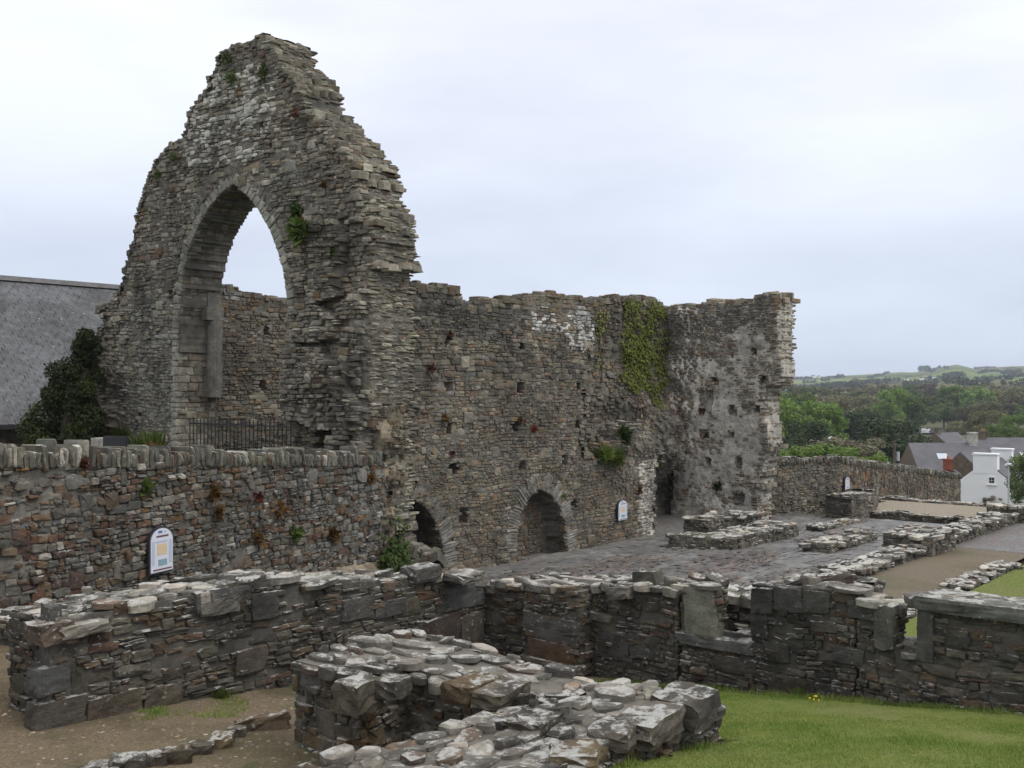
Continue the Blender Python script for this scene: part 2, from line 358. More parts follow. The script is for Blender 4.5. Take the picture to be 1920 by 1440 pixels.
def _vn(x, y, sd):
    xi, yi = np.floor(x), np.floor(y); fx, fy = x - xi, y - yi; fx = fx * fx * (3 - 2 * fx); fy = fy * fy * (3 - 2 * fy)
    h = lambda a, b2: np.modf(np.abs(np.sin(a * 127.1 + b2 * 311.7 + sd * 74.7) * 43758.5453))[0]
    return (h(xi, yi) * (1 - fx) + h(xi + 1, yi) * fx) * (1 - fy) + (h(xi, yi + 1) * (1 - fx) + h(xi + 1, yi + 1) * fx) * fy
def noise2(s, z, seed=0.0, f=1.0):
    """smooth value noise, about -1..1"""
    s, z = np.asarray(s, float) * f, np.asarray(z, float) * f
    return (2 * _vn(s, z, seed) - 1) + .5 * (2 * _vn(s * 2.1 + 7.3, z * 2.1 + 1.9, seed + 1) - 1) + .25 * (2 * _vn(s * 4.3 + 2.7, z * 4.3 + 5.1, seed + 2) - 1)

PAL = {
 'gable': [((0.152, 0.143, 0.124), 5), ((0.115, 0.110, 0.099), 4), ((0.198, 0.189, 0.166), 3), ((0.129, 0.109, 0.081), 1.0), ((0.110, 0.074, 0.055), .35), ((0.248, 0.239, 0.216), 1.2)],
 'nave': [((0.128, 0.119, 0.104), 5), ((0.101, 0.095, 0.085), 4), ((0.131, 0.106, 0.081), 2.2), ((0.108, 0.077, 0.061), 1.0), ((0.167, 0.158, 0.137), 2), ((0.158, 0.117, 0.077), .6), ((0.113, 0.117, 0.122), .8)],
 'west': [((.19, .175, .15), 5), ((.155, .145, .125), 4), ((.16, .12, .09), 1.2), ((.24, .225, .195), 2), ((.12, .08, .06), .6)],
 'coped': [((0.091, 0.087, 0.081), 4), ((0.070, 0.070, 0.070), 3), ((0.087, 0.062, 0.043), 2.4), ((0.070, 0.041, 0.030), 1.8), ((0.140, 0.081, 0.038), .35), ((0.154, 0.150, 0.140), 1.6), ((0.252, 0.252, 0.245), .5), ((0.077, 0.084, 0.091), .8)],
 'near': [((.070, .066, .056), 5), ((.052, .050, .045), 4), ((.075, .058, .042), 2.2), ((.066, .044, .034), 1.2), ((.10, .096, .085), 1.2)],
 'block': [((.088, .080, .066), 5), ((.105, .082, .054), 3), ((.070, .066, .058), 3), ((.095, .068, .042), 1.6), ((.13, .125, .112), 1.2)],
 'top': [((0.135, 0.133, 0.126), 4), ((0.099, 0.099, 0.099), 3), ((0.180, 0.176, 0.167), 3), ((0.297, 0.288, 0.270), 2), ((0.126, 0.099, 0.081), 1)],
 'low': [((.095, .090, .078), 5), ((.072, .068, .06), 3), ((.088, .068, .05), 1.5), ((.15, .145, .13), 1.5)],
 'coping': [((0.105, 0.105, 0.091), 4), ((0.084, 0.087, 0.080), 3), ((0.153, 0.153, 0.143), 2.4), ((0.084, 0.062, 0.045), 1), ((0.073, 0.084, 0.084), .6), ((0.237, 0.237, 0.230), .7)],
 'slate': [((0.080, 0.087, 0.102), 4), ((0.073, 0.080, 0.094), 3), ((0.087, 0.094, 0.109), 3), ((0.095, 0.102, 0.116), 1)],
}
def palette(rng, name, n):
    cols = np.array([c for c, w in PAL[name]]); w = np.array([w for c, w in PAL[name]]); k = rng.choice(len(w), n, p=w / w.sum())
    return cols[k] * rng.uniform(0.76, 1.26, (n, 1)) * rng.uniform(0.975, 1.025, (n, 3)) * np.array([1.27, 1.19, 1.04])

class Wall:
    def __init__(s, name, label, cat, loc, mat, core_mat, seed, group=None, pal='nave', piece='stone', maxparts=300):
        s.root = empty(name, loc, label, cat, group); s.mat = mat; s.core_mat = core_mat
        s.rng = np.random.default_rng(seed); s.seed = seed; s.pal = pal; s.piece = piece; s.maxp = maxparts
        s.C, s.U, s.Vv, s.N, s.T, s.K = [], [], [], [], [], []; s.cores = []
    def put(s, c, u, v, n, w, h, dp, tint, k=None):
        """arrays: centre of the front face, unit axes, sizes"""
        c = np.atleast_2d(c).astype(float); m = len(c)
        b = lambda x: np.broadcast_to(np.asarray(x, dtype=float), (m, 3))
        f = lambda x: np.broadcast_to(np.asarray(x, dtype=float), (m,))[:, None]
        s.C.append(c); s.U.append(b(u) * f(w)); s.Vv.append(b(v) * f(h)); s.N.append(b(n) * f(dp))
        s.T.append(b(tint)); s.K.append(s.rng.integers(0, NVAR, m) if k is None else np.broadcast_to(np.asarray(k), (m,)))
    def block(s, c, u, v, n, w, h, dp, tint, wear=.05):
        """one large dressed or field stone with worn, uneven edges"""
        r = s.rng; N3 = (5, 4, 4); P = {}; V = []; F = []
        def vid(i, j, k):
            if (i, j, k) not in P:
                q = np.array([2 * i / N3[0] - 1, 2 * j / N3[1] - 1, 2 * k / N3[2] - 1]); e = 18.0; q = q * (np.abs(q).max() / (np.abs(q) ** e).sum() ** (1 / e)) if np.abs(q).max() > 0 else q
                q = q * .5 + r.normal(0, wear * .32, 3); P[(i, j, k)] = len(V); V.append(q)
            return P[(i, j, k)]
        a, b2, c2 = N3
        for i in range(a):
            for j in range(b2): F += [(vid(i, j, c2), vid(i + 1, j, c2), vid(i + 1, j + 1, c2), vid(i, j + 1, c2)), (vid(i, j, 0), vid(i, j + 1, 0), vid(i + 1, j + 1, 0), vid(i + 1, j, 0))]
        for i in range(a):
            for k in range(c2): F += [(vid(i, 0, k), vid(i + 1, 0, k), vid(i + 1, 0, k + 1), vid(i, 0, k + 1)), (vid(i, b2, k), vid(i, b2, k + 1), vid(i + 1, b2, k + 1), vid(i + 1, b2, k))]
        for j in range(b2):
            for k in range(c2): F += [(vid(0, j, k), vid(0, j, k + 1), vid(0, j + 1, k + 1), vid(0, j + 1, k)), (vid(a, j, k), vid(a, j + 1, k), vid(a, j + 1, k + 1), vid(a, j, k + 1))]
        u, v, n = [np.asarray(x, float) / np.linalg.norm(x) for x in (u, v, n)]; V = np.array(V); sk = r.uniform(-.12, .12, 3)
        V[:, 0] += sk[0] * V[:, 1]; V[:, 1] += sk[1] * V[:, 0] * .5; V[:, 2] -= .5
        W3 = np.asarray(c, float) + V[:, :1] * u * w + V[:, 1:2] * v * h + V[:, 2:3] * n * dp
        if np.dot(np.cross(u, v), n) < 0: F = [f[::-1] for f in F]
        o = obj(s.piece, mesh_py(s.piece, W3, F, s.mat, False), s.root); t = np.ravel(np.asarray(tint, float)); o.color = (float(t[0]), float(t[1]), float(t[2]), 1)
    def core(s, V, F, name='core', mat=None): s.cores.append((V, F, name, mat or s.core_mat))
    def finish(s):
        for V, F, nm, mt in s.cores:
            if not len(F): continue
            obj(nm, mesh_py(nm, V, F, mt), s.root)
        if not s.C: return s.root
        C, U, V, N, T, K = [np.concatenate(a) for a in (s.C, s.U, s.Vv, s.N, s.T, s.K)]
        n = len(C); d = C[:, 0] * FX + C[:, 1] * FY; lat = C[:, 0] * RX + C[:, 1] * RY
        nu = np.linalg.norm(U, axis=1); nv = np.linalg.norm(V, axis=1); Nn = N / np.linalg.norm(N, axis=1)[:, None]
        to = np.array([0, 0, EYE]) - C; to /= np.linalg.norm(to, axis=1)[:, None]
        face = (to * Nn).sum(1)
        px = 960 + FPX * lat / np.maximum(d, .1); py = 727 - FPX * (C[:, 2] - EYE) / np.maximum(d, .1)
        vis = (px > -30) & (px < 1950) & (py > -30) & (py < 1470) & (face > 0)
        sc = np.where(vis, nu * nv * np.clip(face, 0.05, 1) / d ** 2, -1.0)
        order = np.argsort(-sc); sel = order[:s.maxp]; sel = sel[sc[sel] > 0]
        rest = np.setdiff1d(np.arange(n), sel)
        inv = Matrix.Translation(-s.root.location)
        for i in sel:
            o = bpy.data.objects.new(s.piece, variant_mesh(int(K[i]), s.mat))
            o.matrix_world = Matrix(((U[i, 0], V[i, 0], N[i, 0], C[i, 0] - s.root.location.x), (U[i, 1], V[i, 1], N[i, 1], C[i, 1] - s.root.location.y), (U[i, 2], V[i, 2], N[i, 2], C[i, 2] - s.root.location.z), (0, 0, 0, 1)))
            o.color = (*[float(x) for x in T[i]], 1.0); o.parent = s.root; COL.objects.link(o)
        if len(rest):
            B = SV[K[rest]]; m = len(rest)
            P = C[rest][:, None, :] + B[:, :, 0:1] * U[rest][:, None, :] + B[:, :, 1:2] * V[rest][:, None, :] + B[:, :, 2:3] * N[rest][:, None, :]
            nvt = SV.shape[1]
            loops = (SFL[None, :] + (np.arange(m) * nvt)[:, None]).ravel()
            me = mesh_np('small_' + s.piece + 's', P.reshape(-1, 3), np.tile(SFN, m), loops, s.mat)
            a = me.color_attributes.new('tint', 'FLOAT_COLOR', 'POINT')
            cols = np.ones((m, nvt, 4), dtype=np.float32); cols[:, :, :3] = T[rest][:, None, :]
            a.data.foreach_set('color', cols.ravel())
            o = obj('small_' + s.piece + 's', me, s.root); o.color = (0, 0, 0, 1); o['kind'] = 'stuff'
        return s.root

class Frame:
    """vertical face: point = O + D*s + N*n, z up"""
    def __init__(s, O, D, N):
        s.O = np.array([O[0], O[1], 0.0]); D = np.array([D[0], D[1], 0.0]); s.D = D / np.linalg.norm(D); N = np.array([N[0], N[1], 0.0]); s.N = N / np.linalg.norm(N)
    def P(s, a, z, n=0.0):
        a, z, n = np.broadcast_arrays(np.asarray(a, float), np.asarray(z, float), np.asarray(n, float))
        p = s.O + a[..., None] * s.D + n[..., None] * s.N; p = p.copy(); p[..., 2] += z; return p
    def sz(s, px, py):
        r = np.array(ray(px, py)); t = (s.O @ s.N) / (r @ s.N); p = r * t
        return float((p - s.O) @ s.D), float(EYE + r[2] * t)
    def poly(s, pts): return [s.sz(*p) for p in pts]

def inpoly(x, y, poly):
    x, y = np.asarray(x, float), np.asarray(y, float); r = np.zeros(x.shape, bool); j = len(poly) - 1
    for i in range(len(poly)):
        xi, yi = poly[i]; xj, yj = poly[j]
        if yi != yj:
            c = ((yi > y) != (yj > y)) & (x < (xj - xi) * (y - yi) / (yj - yi) + xi); r ^= c
        j = i
    return r

def cells(rng, s0, s1, z0, z1, hr, asp, split=0.35, big=0.06, wmax=0.9):
    """random-rubble coursing: (s, z, w, h)"""
    out = []; z = z0
    while z < z1:
        h = hr[0] + (hr[1] - hr[0]) * rng.beta(1.6, 2.2); x = s0 - rng.uniform(0, .3)
        while x < s1:
            w = min(h * rng.uniform(*asp), wmax)
            q = rng.random()
            if q < split and h > 0.085:
                k = 2 if h < 0.15 or rng.random() < 0.5 else 3; w = max(w, 0.16); cut = np.sort(rng.uniform(0.28, 0.72, k - 1)) if k == 2 else np.array([rng.uniform(.26, .4), rng.uniform(.6, .74)])
                e = [0, *cut, 1]
                for a, b2 in zip(e[:-1], e[1:]):
                    hh = (b2 - a) * h
                    if rng.random() < 0.5:
                        f = rng.uniform(.35, .65); out.append((x + w * f / 2, z + (a + b2) * h / 2, w * f, hh)); out.append((x + w * (1 + f) / 2, z + (a + b2) * h / 2, w * (1 - f), hh))
                    else: out.append((x + w / 2, z + (a + b2) * h / 2, w, hh))
            else: out.append((x + w / 2, z + h / 2, w, h))
            x += w
        z += h
    A = np.array(out)
    if big > 0:                                   # a few larger blocks swallow their neighbours
        nb = int(big * len(A)); idx = rng.choice(len(A), nb, replace=False); keep = np.ones(len(A), bool); add = []
        for i in idx:
            if not keep[i]: continue
            s, z, w, h = A[i]; W2, H2 = w * rng.uniform(1.0, 1.5), h * rng.uniform(1.6, 2.3)
            ox = np.minimum(A[:, 0] + A[:, 2] / 2, s + W2 / 2) - np.maximum(A[:, 0] - A[:, 2] / 2, s - W2 / 2); oz = np.minimum(A[:, 1] + A[:, 3] / 2, z + H2 / 2) - np.maximum(A[:, 1] - A[:, 3] / 2, z - H2 / 2)
            hit = (ox > 0) & (oz > 0) & (ox * oz > .5 * A[:, 2] * A[:, 3])
            keep &= ~hit; add.append((s, z, W2, H2))
        A = np.vstack([A[keep], np.array(add)]) if add else A
    return A

def lay(W, fr, s0, s1, z0, z1, mask, hr=(.07, .16), asp=(1.2, 3.2), gap=.008, prot=.018, dp=.14, off=None, tintf=None, split=.35, big=.05, warp=.05, rot=.03, pal=None, wmax=.9, rough=None, clip=None):
    r = W.rng; A = cells(r, s0, s1, z0, z1, hr, asp, split, big, wmax)
    s, z, w, h = A.T
    if clip is not None:
        lo, hi = np.maximum(s - w / 2, clip[0]), np.minimum(s + w / 2, clip[1]); k_ = hi - lo > .035; s, w, z, h, A = ((lo + hi) / 2)[k_], (hi - lo)[k_], z[k_], h[k_], A[k_]
    zz = z + warp * noise2(s, z, W.seed, 0.8); rt = r.normal(0, rot, len(A)) + warp * 0.8 * (noise2(s + .1, z, W.seed, .8) - noise2(s - .1, z, W.seed, .8)) / .2
    ok = mask(s, zz) & mask(s - w * .25, zz) & mask(s + w * .25, zz)
    s, zz, w, h, rt = s[ok], zz[ok], w[ok], h[ok], rt[ok]; m = len(s)
    if not m: return
    o = off(s, zz) if off else 0.0
    t = palette(r, pal or W.pal, m)
    if tintf: t = tintf(s, zz, t)
    n = o + r.normal(0, prot, m) + (np.abs(r.normal(0, 1, m)) * rough(s, zz) if rough else 0.0) + .12 * np.maximum(np.minimum(w, h) - .16, 0)
    up = np.array([0, 0, 1.0]); ca, sa = np.cos(rt)[:, None], np.sin(rt)[:, None]
    U = fr.D * ca + up * sa; V = up * ca - fr.D * sa
    tl = r.normal(0, .05, (m, 2)); N = fr.N + fr.D * tl[:, :1] + up * tl[:, 1:]; N /= np.linalg.norm(N, axis=1)[:, None]
    # keep a right-handed basis so that faces point outwards
    if np.dot(np.cross(fr.D, up), fr.N) < 0: U = -U
    W.put(fr.P(s, zz, n), U, V, N, np.maximum(w - gap, .02), np.maximum(h - gap, .015), dp, t)

def core_grid(W, fr, s0, s1, z0, z1, mask, thick, cell=.1, off=None, n0=-.024, name='core', mat=None):
    ns, nz = int((s1 - s0) / cell) + 1, int((z1 - z0) / cell) + 1
    S, Z = np.meshgrid(s0 + np.arange(ns + 1) * cell, z0 + np.arange(nz + 1) * cell, indexing='ij')
    M_ = mask((S + cell / 2)[:-1, :-1], (Z + cell / 2)[:-1, :-1])
    o = (off(S, Z) if off else 0.0) + n0 + .02 * noise2(S, Z, W.seed + 3, 5.0)
    j = .25 * cell * noise2(S, Z, W.seed + 9, 9.0)
    Fr = fr.P(S + j, Z + j * .6, o); Bk = fr.P(S + j, Z + j * .6, -thick)
    V = np.concatenate([Fr.reshape(-1, 3), Bk.reshape(-1, 3)]); nb = (ns + 1) * (nz + 1); idx = lambda i, k: i * (nz + 1) + k
    F = []; E = []; flip = np.dot(np.cross(fr.D, [0, 0, 1.0]), fr.N) < 0
    for i, k in zip(*np.nonzero(M_)):
        a, b2, c, d = idx(i, k), idx(i + 1, k), idx(i + 1, k + 1), idx(i, k + 1)
        F.append((a, d, c, b2) if flip else (a, b2, c, d)); F.append((a + nb, b2 + nb, c + nb, d + nb) if flip else (a + nb, d + nb, c + nb, b2 + nb))
        for di, dk, e0, e1 in ((-1, 0, a, d), (1, 0, b2, c), (0, -1, a, b2), (0, 1, d, c)):
            ii, kk = i + di, k + dk
            if ii < 0 or kk < 0 or ii >= ns or kk >= nz or not M_[ii, kk]:
                F.append((e0, e1, e1 + nb, e0 + nb)); E.append((s0 + (i + .5 + .5 * di) * cell, z0 + (k + .5 + .5 * dk) * cell, di, dk))
    used = np.unique(np.array([v for f in F for v in f])) if F else np.array([], int)
    mp = {int(u): q for q, u in enumerate(used)}
    W.core(V[used], [tuple(mp[v] for v in f) for f in F], name, mat)
    return np.array(E) if E else np.zeros((0, 4))

def edge_stones(W, fr, E, thick, keep=None, side=(.05, .12), top=(.18, .42), ptop=.45, out=.07, pal=None, off=None, n1=0.0):
    r = W.rng; up = np.array([0, 0, 1.0])
    for (s, z, ds, dz) in E:
        if keep is not None and not keep(s, z, ds, dz): continue
        f0 = (float(off(np.array([s]), np.array([z]))[0]) if off else 0.0) + n1
        if dz > 0:
            if r.random() > ptop: continue
            q = f0 + r.uniform(-.02, .04)
            while q > -thick:
                w, dpt, h = r.uniform(*top), r.uniform(.2, .45), r.uniform(.05, .13)
                a = r.normal(0, .25); u = fr.D * math.cos(a) + fr.N * math.sin(a); nn = up + fr.D * r.normal(0, .10) + fr.N * r.normal(0, .08); nn /= np.linalg.norm(nn)
                v = np.cross(nn, u)
                W.put(fr.P(s + r.uniform(-.06, .06), z + r.uniform(-.02, .07), q - dpt / 2), u, v, nn, w, dpt, h * 1.6, palette(r, pal or W.pal, 1))
                q -= dpt
        elif ds != 0:
            if r.random() > .85: continue
            q = f0 + r.uniform(-.02, .03)
            while q > -thick:
                w, h = r.uniform(.16, .40), r.uniform(*side)
                a = r.normal(0, .06); nn = fr.D * ds + fr.N * r.normal(0, .15); nn /= np.linalg.norm(nn); u = np.cross(up, nn); v = up + u * a
                W.put(fr.P(s + ds * r.uniform(-.005, out * (1.7 if r.random() < .08 else 1)), z + r.uniform(-.03, .03), q - w / 2), u, v, nn, w, h, .22, palette(r, pal or W.pal, 1))
                q -= w
        else:
            if r.random() > .5: continue
            q = f0
            while q > -thick:
                w = r.uniform(.2, .4); nn = -up + fr.D * r.normal(0, .12); u = fr.D; v = np.cross(nn, u)
                W.put(fr.P(s, z + r.uniform(-.05, .04), q - w / 2), u, v, nn, r.uniform(.2, .35), w, .16, palette(r, pal or W.pal, 1)); q -= w

def arch_ring(W, fr, pl, thick, ring=.3, vw=(.06, .12), pal=None, off0=0.0, front=True, rowd=(.22, .4), tint=None, gain=1.0):
    """voussoirs on the face and stones on the reveal along the opening's outline pl (s,z), listed so that the opening lies to its right"""
    r = W.rng; pts = np.array(pl, float); seg = np.linalg.norm(np.diff(pts, axis=0), axis=1); cum = np.r_[0, np.cumsum(seg)]; q = 0.0; up = np.array([0, 0, 1.0])
    while q < cum[-1]:
        w = r.uniform(*vw); x = min(q + w / 2, cum[-1] - 1e-3); i = max(np.searchsorted(cum, x) - 1, 0); i = min(i, len(seg) - 1)
        t2 = (pts[i + 1] - pts[i]) / max(seg[i], 1e-6); p = pts[i] + t2 * (x - cum[i]); nl = np.array([-t2[1], t2[0]])      # away from the opening
        T3 = fr.D * t2[0] + up * t2[1]; R3 = fr.D * nl[0] + up * nl[1]
        if front:
            L = ring * r.uniform(.8, 1.15); c = fr.P(p[0] + nl[0] * L / 2, p[1] + nl[1] * L / 2, off0 + r.uniform(.005, .025))
            u, v = T3, R3
            if np.dot(np.cross(u, v), fr.N) < 0: u = -u
            W.put(c, u, v, fr.N, w - .008, L, .14, (palette(r, pal or W.pal, 1) if tint is None else np.array([tint]) * r.uniform(.8, 1.15)) * gain)
        k = -.0
        while k > -thick:
            d = r.uniform(*rowd); d = max(thick + k, .08) if k - d < -thick + .1 else d; nn = -R3; u = fr.N; v = T3
            if np.dot(np.cross(u, v), nn) < 0: u = -u
            W.put(fr.P(p[0] + nl[0] * r.uniform(-.01, .02), p[1] + nl[1] * r.uniform(-.01, .02), off0 + k - d / 2), u, v, nn, d - .01, w - .006, .12, palette(r, pal or W.pal, 1)); k -= d
        q += w

def lerp_f(pts):
    a = np.array(pts, float); return lambda s: np.interp(s, a[:, 0], a[:, 1])

def gauss(fr, lst):
    L = [(fr.sz(px, py), r_, a) for px, py, r_, a in lst]
    def f(s, z):
        o = np.zeros(np.broadcast(s, z).shape)
        for (c, r_, a) in L: o = o + a * np.exp(-(((s - c[0]) / r_) ** 2 + ((z - c[1]) / (r_ * .8)) ** 2))
        return o
    return f

def low_wall(W, A, B, thick, ztop, zbase, nside, hr=(.08, .2), asp=(1.2, 2.8), faces='fbse', tophr=(.16, .36), toptilt=.06, toprag=.022, gap=.009, prot=.018, split=.35, big=.06, wmax=.7, mask=None, tintf=None, pal=None, toppal='top', topoverhang=.03, over=None):
    """a free-standing stretch of wall from A to B; its face 'f' lies on the line A-B, the body behind it"""
    A, B = np.array(A, float), np.array(B, float); L = np.linalg.norm(B - A); D = (B - A) / L; Nf = np.array([-D[1], D[0]]) * nside
    fr = Frame(A, D, Nf); zt = ztop if callable(ztop) else (lambda s: np.full(np.shape(s), float(ztop))); zb = zbase if callable(zbase) else (lambda s: np.full(np.shape(s), float(zbase)))
    mk = mask or (lambda s, z: np.ones(np.shape(s), bool)); smp = np.linspace(0, L, max(int(L / .12), 3))
    zlo, zhi = float(zb(smp).min()) - .1, float(zt(smp).max())
    face = lambda s, z: (s > 0) & (s < L) & (z > zb(s) - .08) & (z < zt(s) - .03) & mk(s, z)
    r = W.rng
    if 'f' in faces: lay(W, fr, 0, L, zlo, zhi, face, hr, asp, gap, prot, .16, None, tintf, split, big, .04, .03, pal, wmax, None, (0, L))
    if 'b' in faces: lay(W, Frame(A - Nf * thick, D, -Nf), 0, L, zlo, zhi, face, hr, asp, gap, prot, .16, None, tintf, split, big, .04, .03, pal, wmax, None, (0, L))
    for key, P, sgn, s_ in (('s', A, -1, 0.0), ('e', B, 1, L)):
        if key in faces:
            f2 = Frame(P, -Nf, D * sgn); lay(W, f2, 0, thick, zlo, zhi, lambda a, z: (a > 0) & (a < thick) & (z > zb(np.full(np.shape(a), s_)) - .08) & (z < zt(np.full(np.shape(a), s_)) - .03), hr, asp, gap, prot, .16, None, None, split, big, .03, .03, pal, wmax, None, (0, thick))
    # core
    V, F = [], []
    cs = np.sort(np.r_[np.linspace(0.03, L - .03, max(int(L / .1), 3)), [b_ + q_ for b_ in (over or ()) for q_ in (-.004, .004)]])
    for s in cs:
        t_, b_ = float(zt(np.array([s]))[0]) - .028, float(zb(np.array([s]))[0]) - .15
        if mask is not None:
            zz = np.arange(b_ + .15, t_, .03); okm = mk(np.full(len(zz), s), zz)
            if not okm.all(): t_ = zz[np.argmin(okm)] - .03
        for n_, z_ in ((-.022, b_), (-.022, t_), (-thick + .022, t_), (-thick + .022, b_)): V.append(fr.P(s, z_, n_))
    for i in range(len(cs) - 1):
        for j in range(4): F.append((4 * i + j, 4 * i + (j + 1) % 4, 4 * i + 4 + (j + 1) % 4, 4 * i + 4 + j))
    F += [(3, 2, 1, 0), tuple(4 * (len(cs) - 1) + j for j in range(4))]
    W.core(V, F)
    # capping stones
    Ac = cells(r, 0, L, -thick - .02, .02, tophr, (.8, 2.4), .15, .06, .75); s, n, w, h = Ac.T
    n = n + .05 * noise2(s, n, W.seed + 5, 2.0)
    zs = zt(np.clip(s, 0, L)); ok = (s > -.02) & (s < L + .02) & (n < .03) & (n > -thick - .03) & mk(s, zs - .05) & mk(s - w * .45, zs - .05) & mk(s + w * .45, zs - .05)
    s, n, w, h, zs = s[ok], n[ok], w[ok], h[ok], zs[ok]; m = len(s)
    if m:
        a = r.normal(0, .14, m)[:, None]; tl = r.normal(0, toptilt, (m, 2)); up = np.array([0, 0, 1.0])
        N = up + fr.D * tl[:, :1] + fr.N * tl[:, 1:]; N /= np.linalg.norm(N, axis=1)[:, None]
        U = fr.D * np.cos(a) + fr.N * np.sin(a); U -= N * (U * N).sum(1)[:, None]; U /= np.linalg.norm(U, axis=1)[:, None]; Vv = np.cross(N, U)
        W.put(fr.P(s, zs + r.normal(0, toprag, m), n), U, Vv, N, w + topoverhang - gap, h + topoverhang - gap, r.uniform(.05, .12, m), palette(r, toppal, m), r.integers(NVAR, NVAR + NSLAB, m))
    return fr

# ------------------------------------------------------------------ terrain
CTRL = np.array([(5, 9.7, 1.11), (6.15, 7.6, 1.1), (6.15, 6.7, 1.03), (7.76, 4.25, 1.44), (6.14, 4.07, 1.70), (11.3, 2.9, 1.08), (11.3, 4.5, .9), (11.3, 6.2, .75), (11.3, 8.2, .55),
  (11.3, 9.8, .60), (8, 9.6, .85), (6, 13.5, 1.4), (9, 14, 1.0), (14, 15.5, .5), (13, 12, .4), (13, 6, .45), (13, 3, .5), (15, 9, .1), (15, 5, .15), (3, 9, 1.2), (3, 5, 1.6), (2, 12, 1.5),
  (0, 6, 1.9), (5, 1, 1.95), (10, -2, 1.6), (14, -2, .9), (0, 0, 2.6), (18, 12, -.25), (18, 16, -.25), (18, 5, 0), (20, 8, 0), (25, 12, -.25), (25, 5, 0), (32, 12, -.25), (32, 16, -.25), (36, 9, 0), (38, 13, .05),
  (40, 8, 0), (42, 14, 0), (30, 0, .3), (40, 0, 0), (20, -6, .8), (-6, 12, 1.8), (-6, 0, 2.6), (30, 20, 0), (20, 20, .2), (10, 20, .5), (27, 16.5, -.25), (22, 16.6, -.25), (22, 10, -.25), (30, 10, -.25)])
_d = np.linalg.norm(CTRL[:, None, :2] - CTRL[None, :, :2], axis=2)
_A = np.block([[_d, np.ones((len(CTRL), 1))], [np.ones((1, len(CTRL))), np.zeros((1, 1))]])
_w = np.linalg.solve(_A, np.r_[CTRL[:, 2], 0])
_far = np.array([(0, 0), (42, 0), (48, -.9), (60, -2.6), (80, -4.8), (100, -6.4), (150, -8.2), (250, -9.6), (330, -10.5), (600, -10.5)])
def ground_z(x, y):
    x, y = np.asarray(x, float), np.asarray(y, float); sh = np.broadcast(x, y).shape; x, y = np.broadcast_to(x, sh), np.broadcast_to(y, sh)
    xc, yc = np.clip(x, -8, 43), np.clip(y, -8, 22)
    d = np.sqrt((xc[..., None] - CTRL[:, 0]) ** 2 + (yc[..., None] - CTRL[:, 1]) ** 2)
    z = d @ _w[:-1] + _w[-1]
    ex = np.hypot(x - xc, y - yc)
    z = z * np.clip(1 - ex / 30, 0, 1)
    dd = np.maximum(x, 0) + .25 * np.maximum(y - 30, 0)
    return z + np.interp(dd, _far[:, 0], _far[:, 1])
gz = lambda x, y: float(ground_z(x, y))
def on_ground(px, py):
    r = ray(px, py); d = 3.0
    for _ in range(400):
        if EYE + r[2] * d <= gz(r[0] * d, r[1] * d): break
        d *= 1.01
    return r[0] * d, r[1] * d, gz(r[0] * d, r[1] * d)

def sheet(name, xs, ys, zf, mat, mask=None):
    X, Y = np.meshgrid(xs, ys, indexing='ij'); Z = zf(X, Y); V = np.stack([X, Y, Z], -1).reshape(-1, 3); nx, ny = X.shape
    i, k = np.meshgrid(np.arange(nx - 1), np.arange(ny - 1), indexing='ij')
    if mask is not None:
        ok = mask((X[:-1, :-1] + X[1:, 1:]) / 2, (Y[:-1, :-1] + Y[1:, 1:]) / 2); i, k = i[ok], k[ok]
    i, k = i.ravel(), k.ravel(); Q = np.stack([i * ny + k, (i + 1) * ny + k, (i + 1) * ny + k + 1, i * ny + k + 1], 1)
    me = mesh_np(name, V, np.full(len(Q), 4), Q.ravel(), mat, True); o = obj(name, me); o['kind'] = 'structure'; return o
def poly_sheet(name, poly, step, dz, mat, zf=ground_z):
    p = np.array(poly); xs = np.arange(p[:, 0].min(), p[:, 0].max() + step, step); ys = np.arange(p[:, 1].min(), p[:, 1].max() + step, step)
    wob = lambda x, y: inpoly(x + .12 * noise2(x, y, 1.0, 2.0), y + .12 * noise2(x, y, 4.0, 2.0), poly)
    return sheet(name, xs, ys, lambda x, y: zf(x, y) + dz, mat, wob)

near = np.arange(-8, 46, .6)
gx = np.concatenate([np.array([-600, -300, -150, -80, -50, -30, -18, -12]), near, np.array([50, 56, 64, 74, 86, 100, 120, 150, 190, 240, 300, 380, 500, 700])])
gy = np.concatenate([np.array([-700, -400, -200, -100, -60, -40, -28, -18, -12]), np.arange(-8, 26, .6), np.array([30, 38, 50, 70, 100, 140, 200, 280, 400, 600, 900])])
sheet('ground', gx, gy, ground_z, M['ground'])
LAWN = [(7.7, 6.3), (9.6, 7.6), (10.2, 7.2), (10.75, 6.0), (10.95, 4.6), (11.2, 2.4), (11.25, -5), (1.5, -5), (1.5, 4.0), (7.7, 4.0)]
poly_sheet('lawn', LAWN, .12, .012, M['lawn'])
GRAVEL = [(-3, 13.4), (7.4, 13.4), (7.4, 10.4), (5.0, 10.4), (5.2, 9.75), (11.2, 9.7), (11.2, 7.6), (7.7, 7.6), (6.2, 7.6), (6.2, 5.25), (4.3, 5.25), (1.5, 4.6), (-3, 5)]
poly_sheet('gravel_path', GRAVEL, .15, .008, M['gravel'])
flat = lambda z: (lambda x, y: np.full(np.shape(x), z))
poly_sheet('slate_paving', [(15.5, 16.7), (25.0, 16.7), (25.0, 19.3), (33, 19.3), (34, 16.2), (34.6, 9.6), (15.5, 9.2)], .35, .03, M['slate_floor'], flat(0.0))
poly_sheet('aisle_path', [(14.0, 9.4), (29.5, 9.2), (29.5, 7.0), (14.0, 7.1)], .3, .03, M['aisle_gravel'], flat(.02))
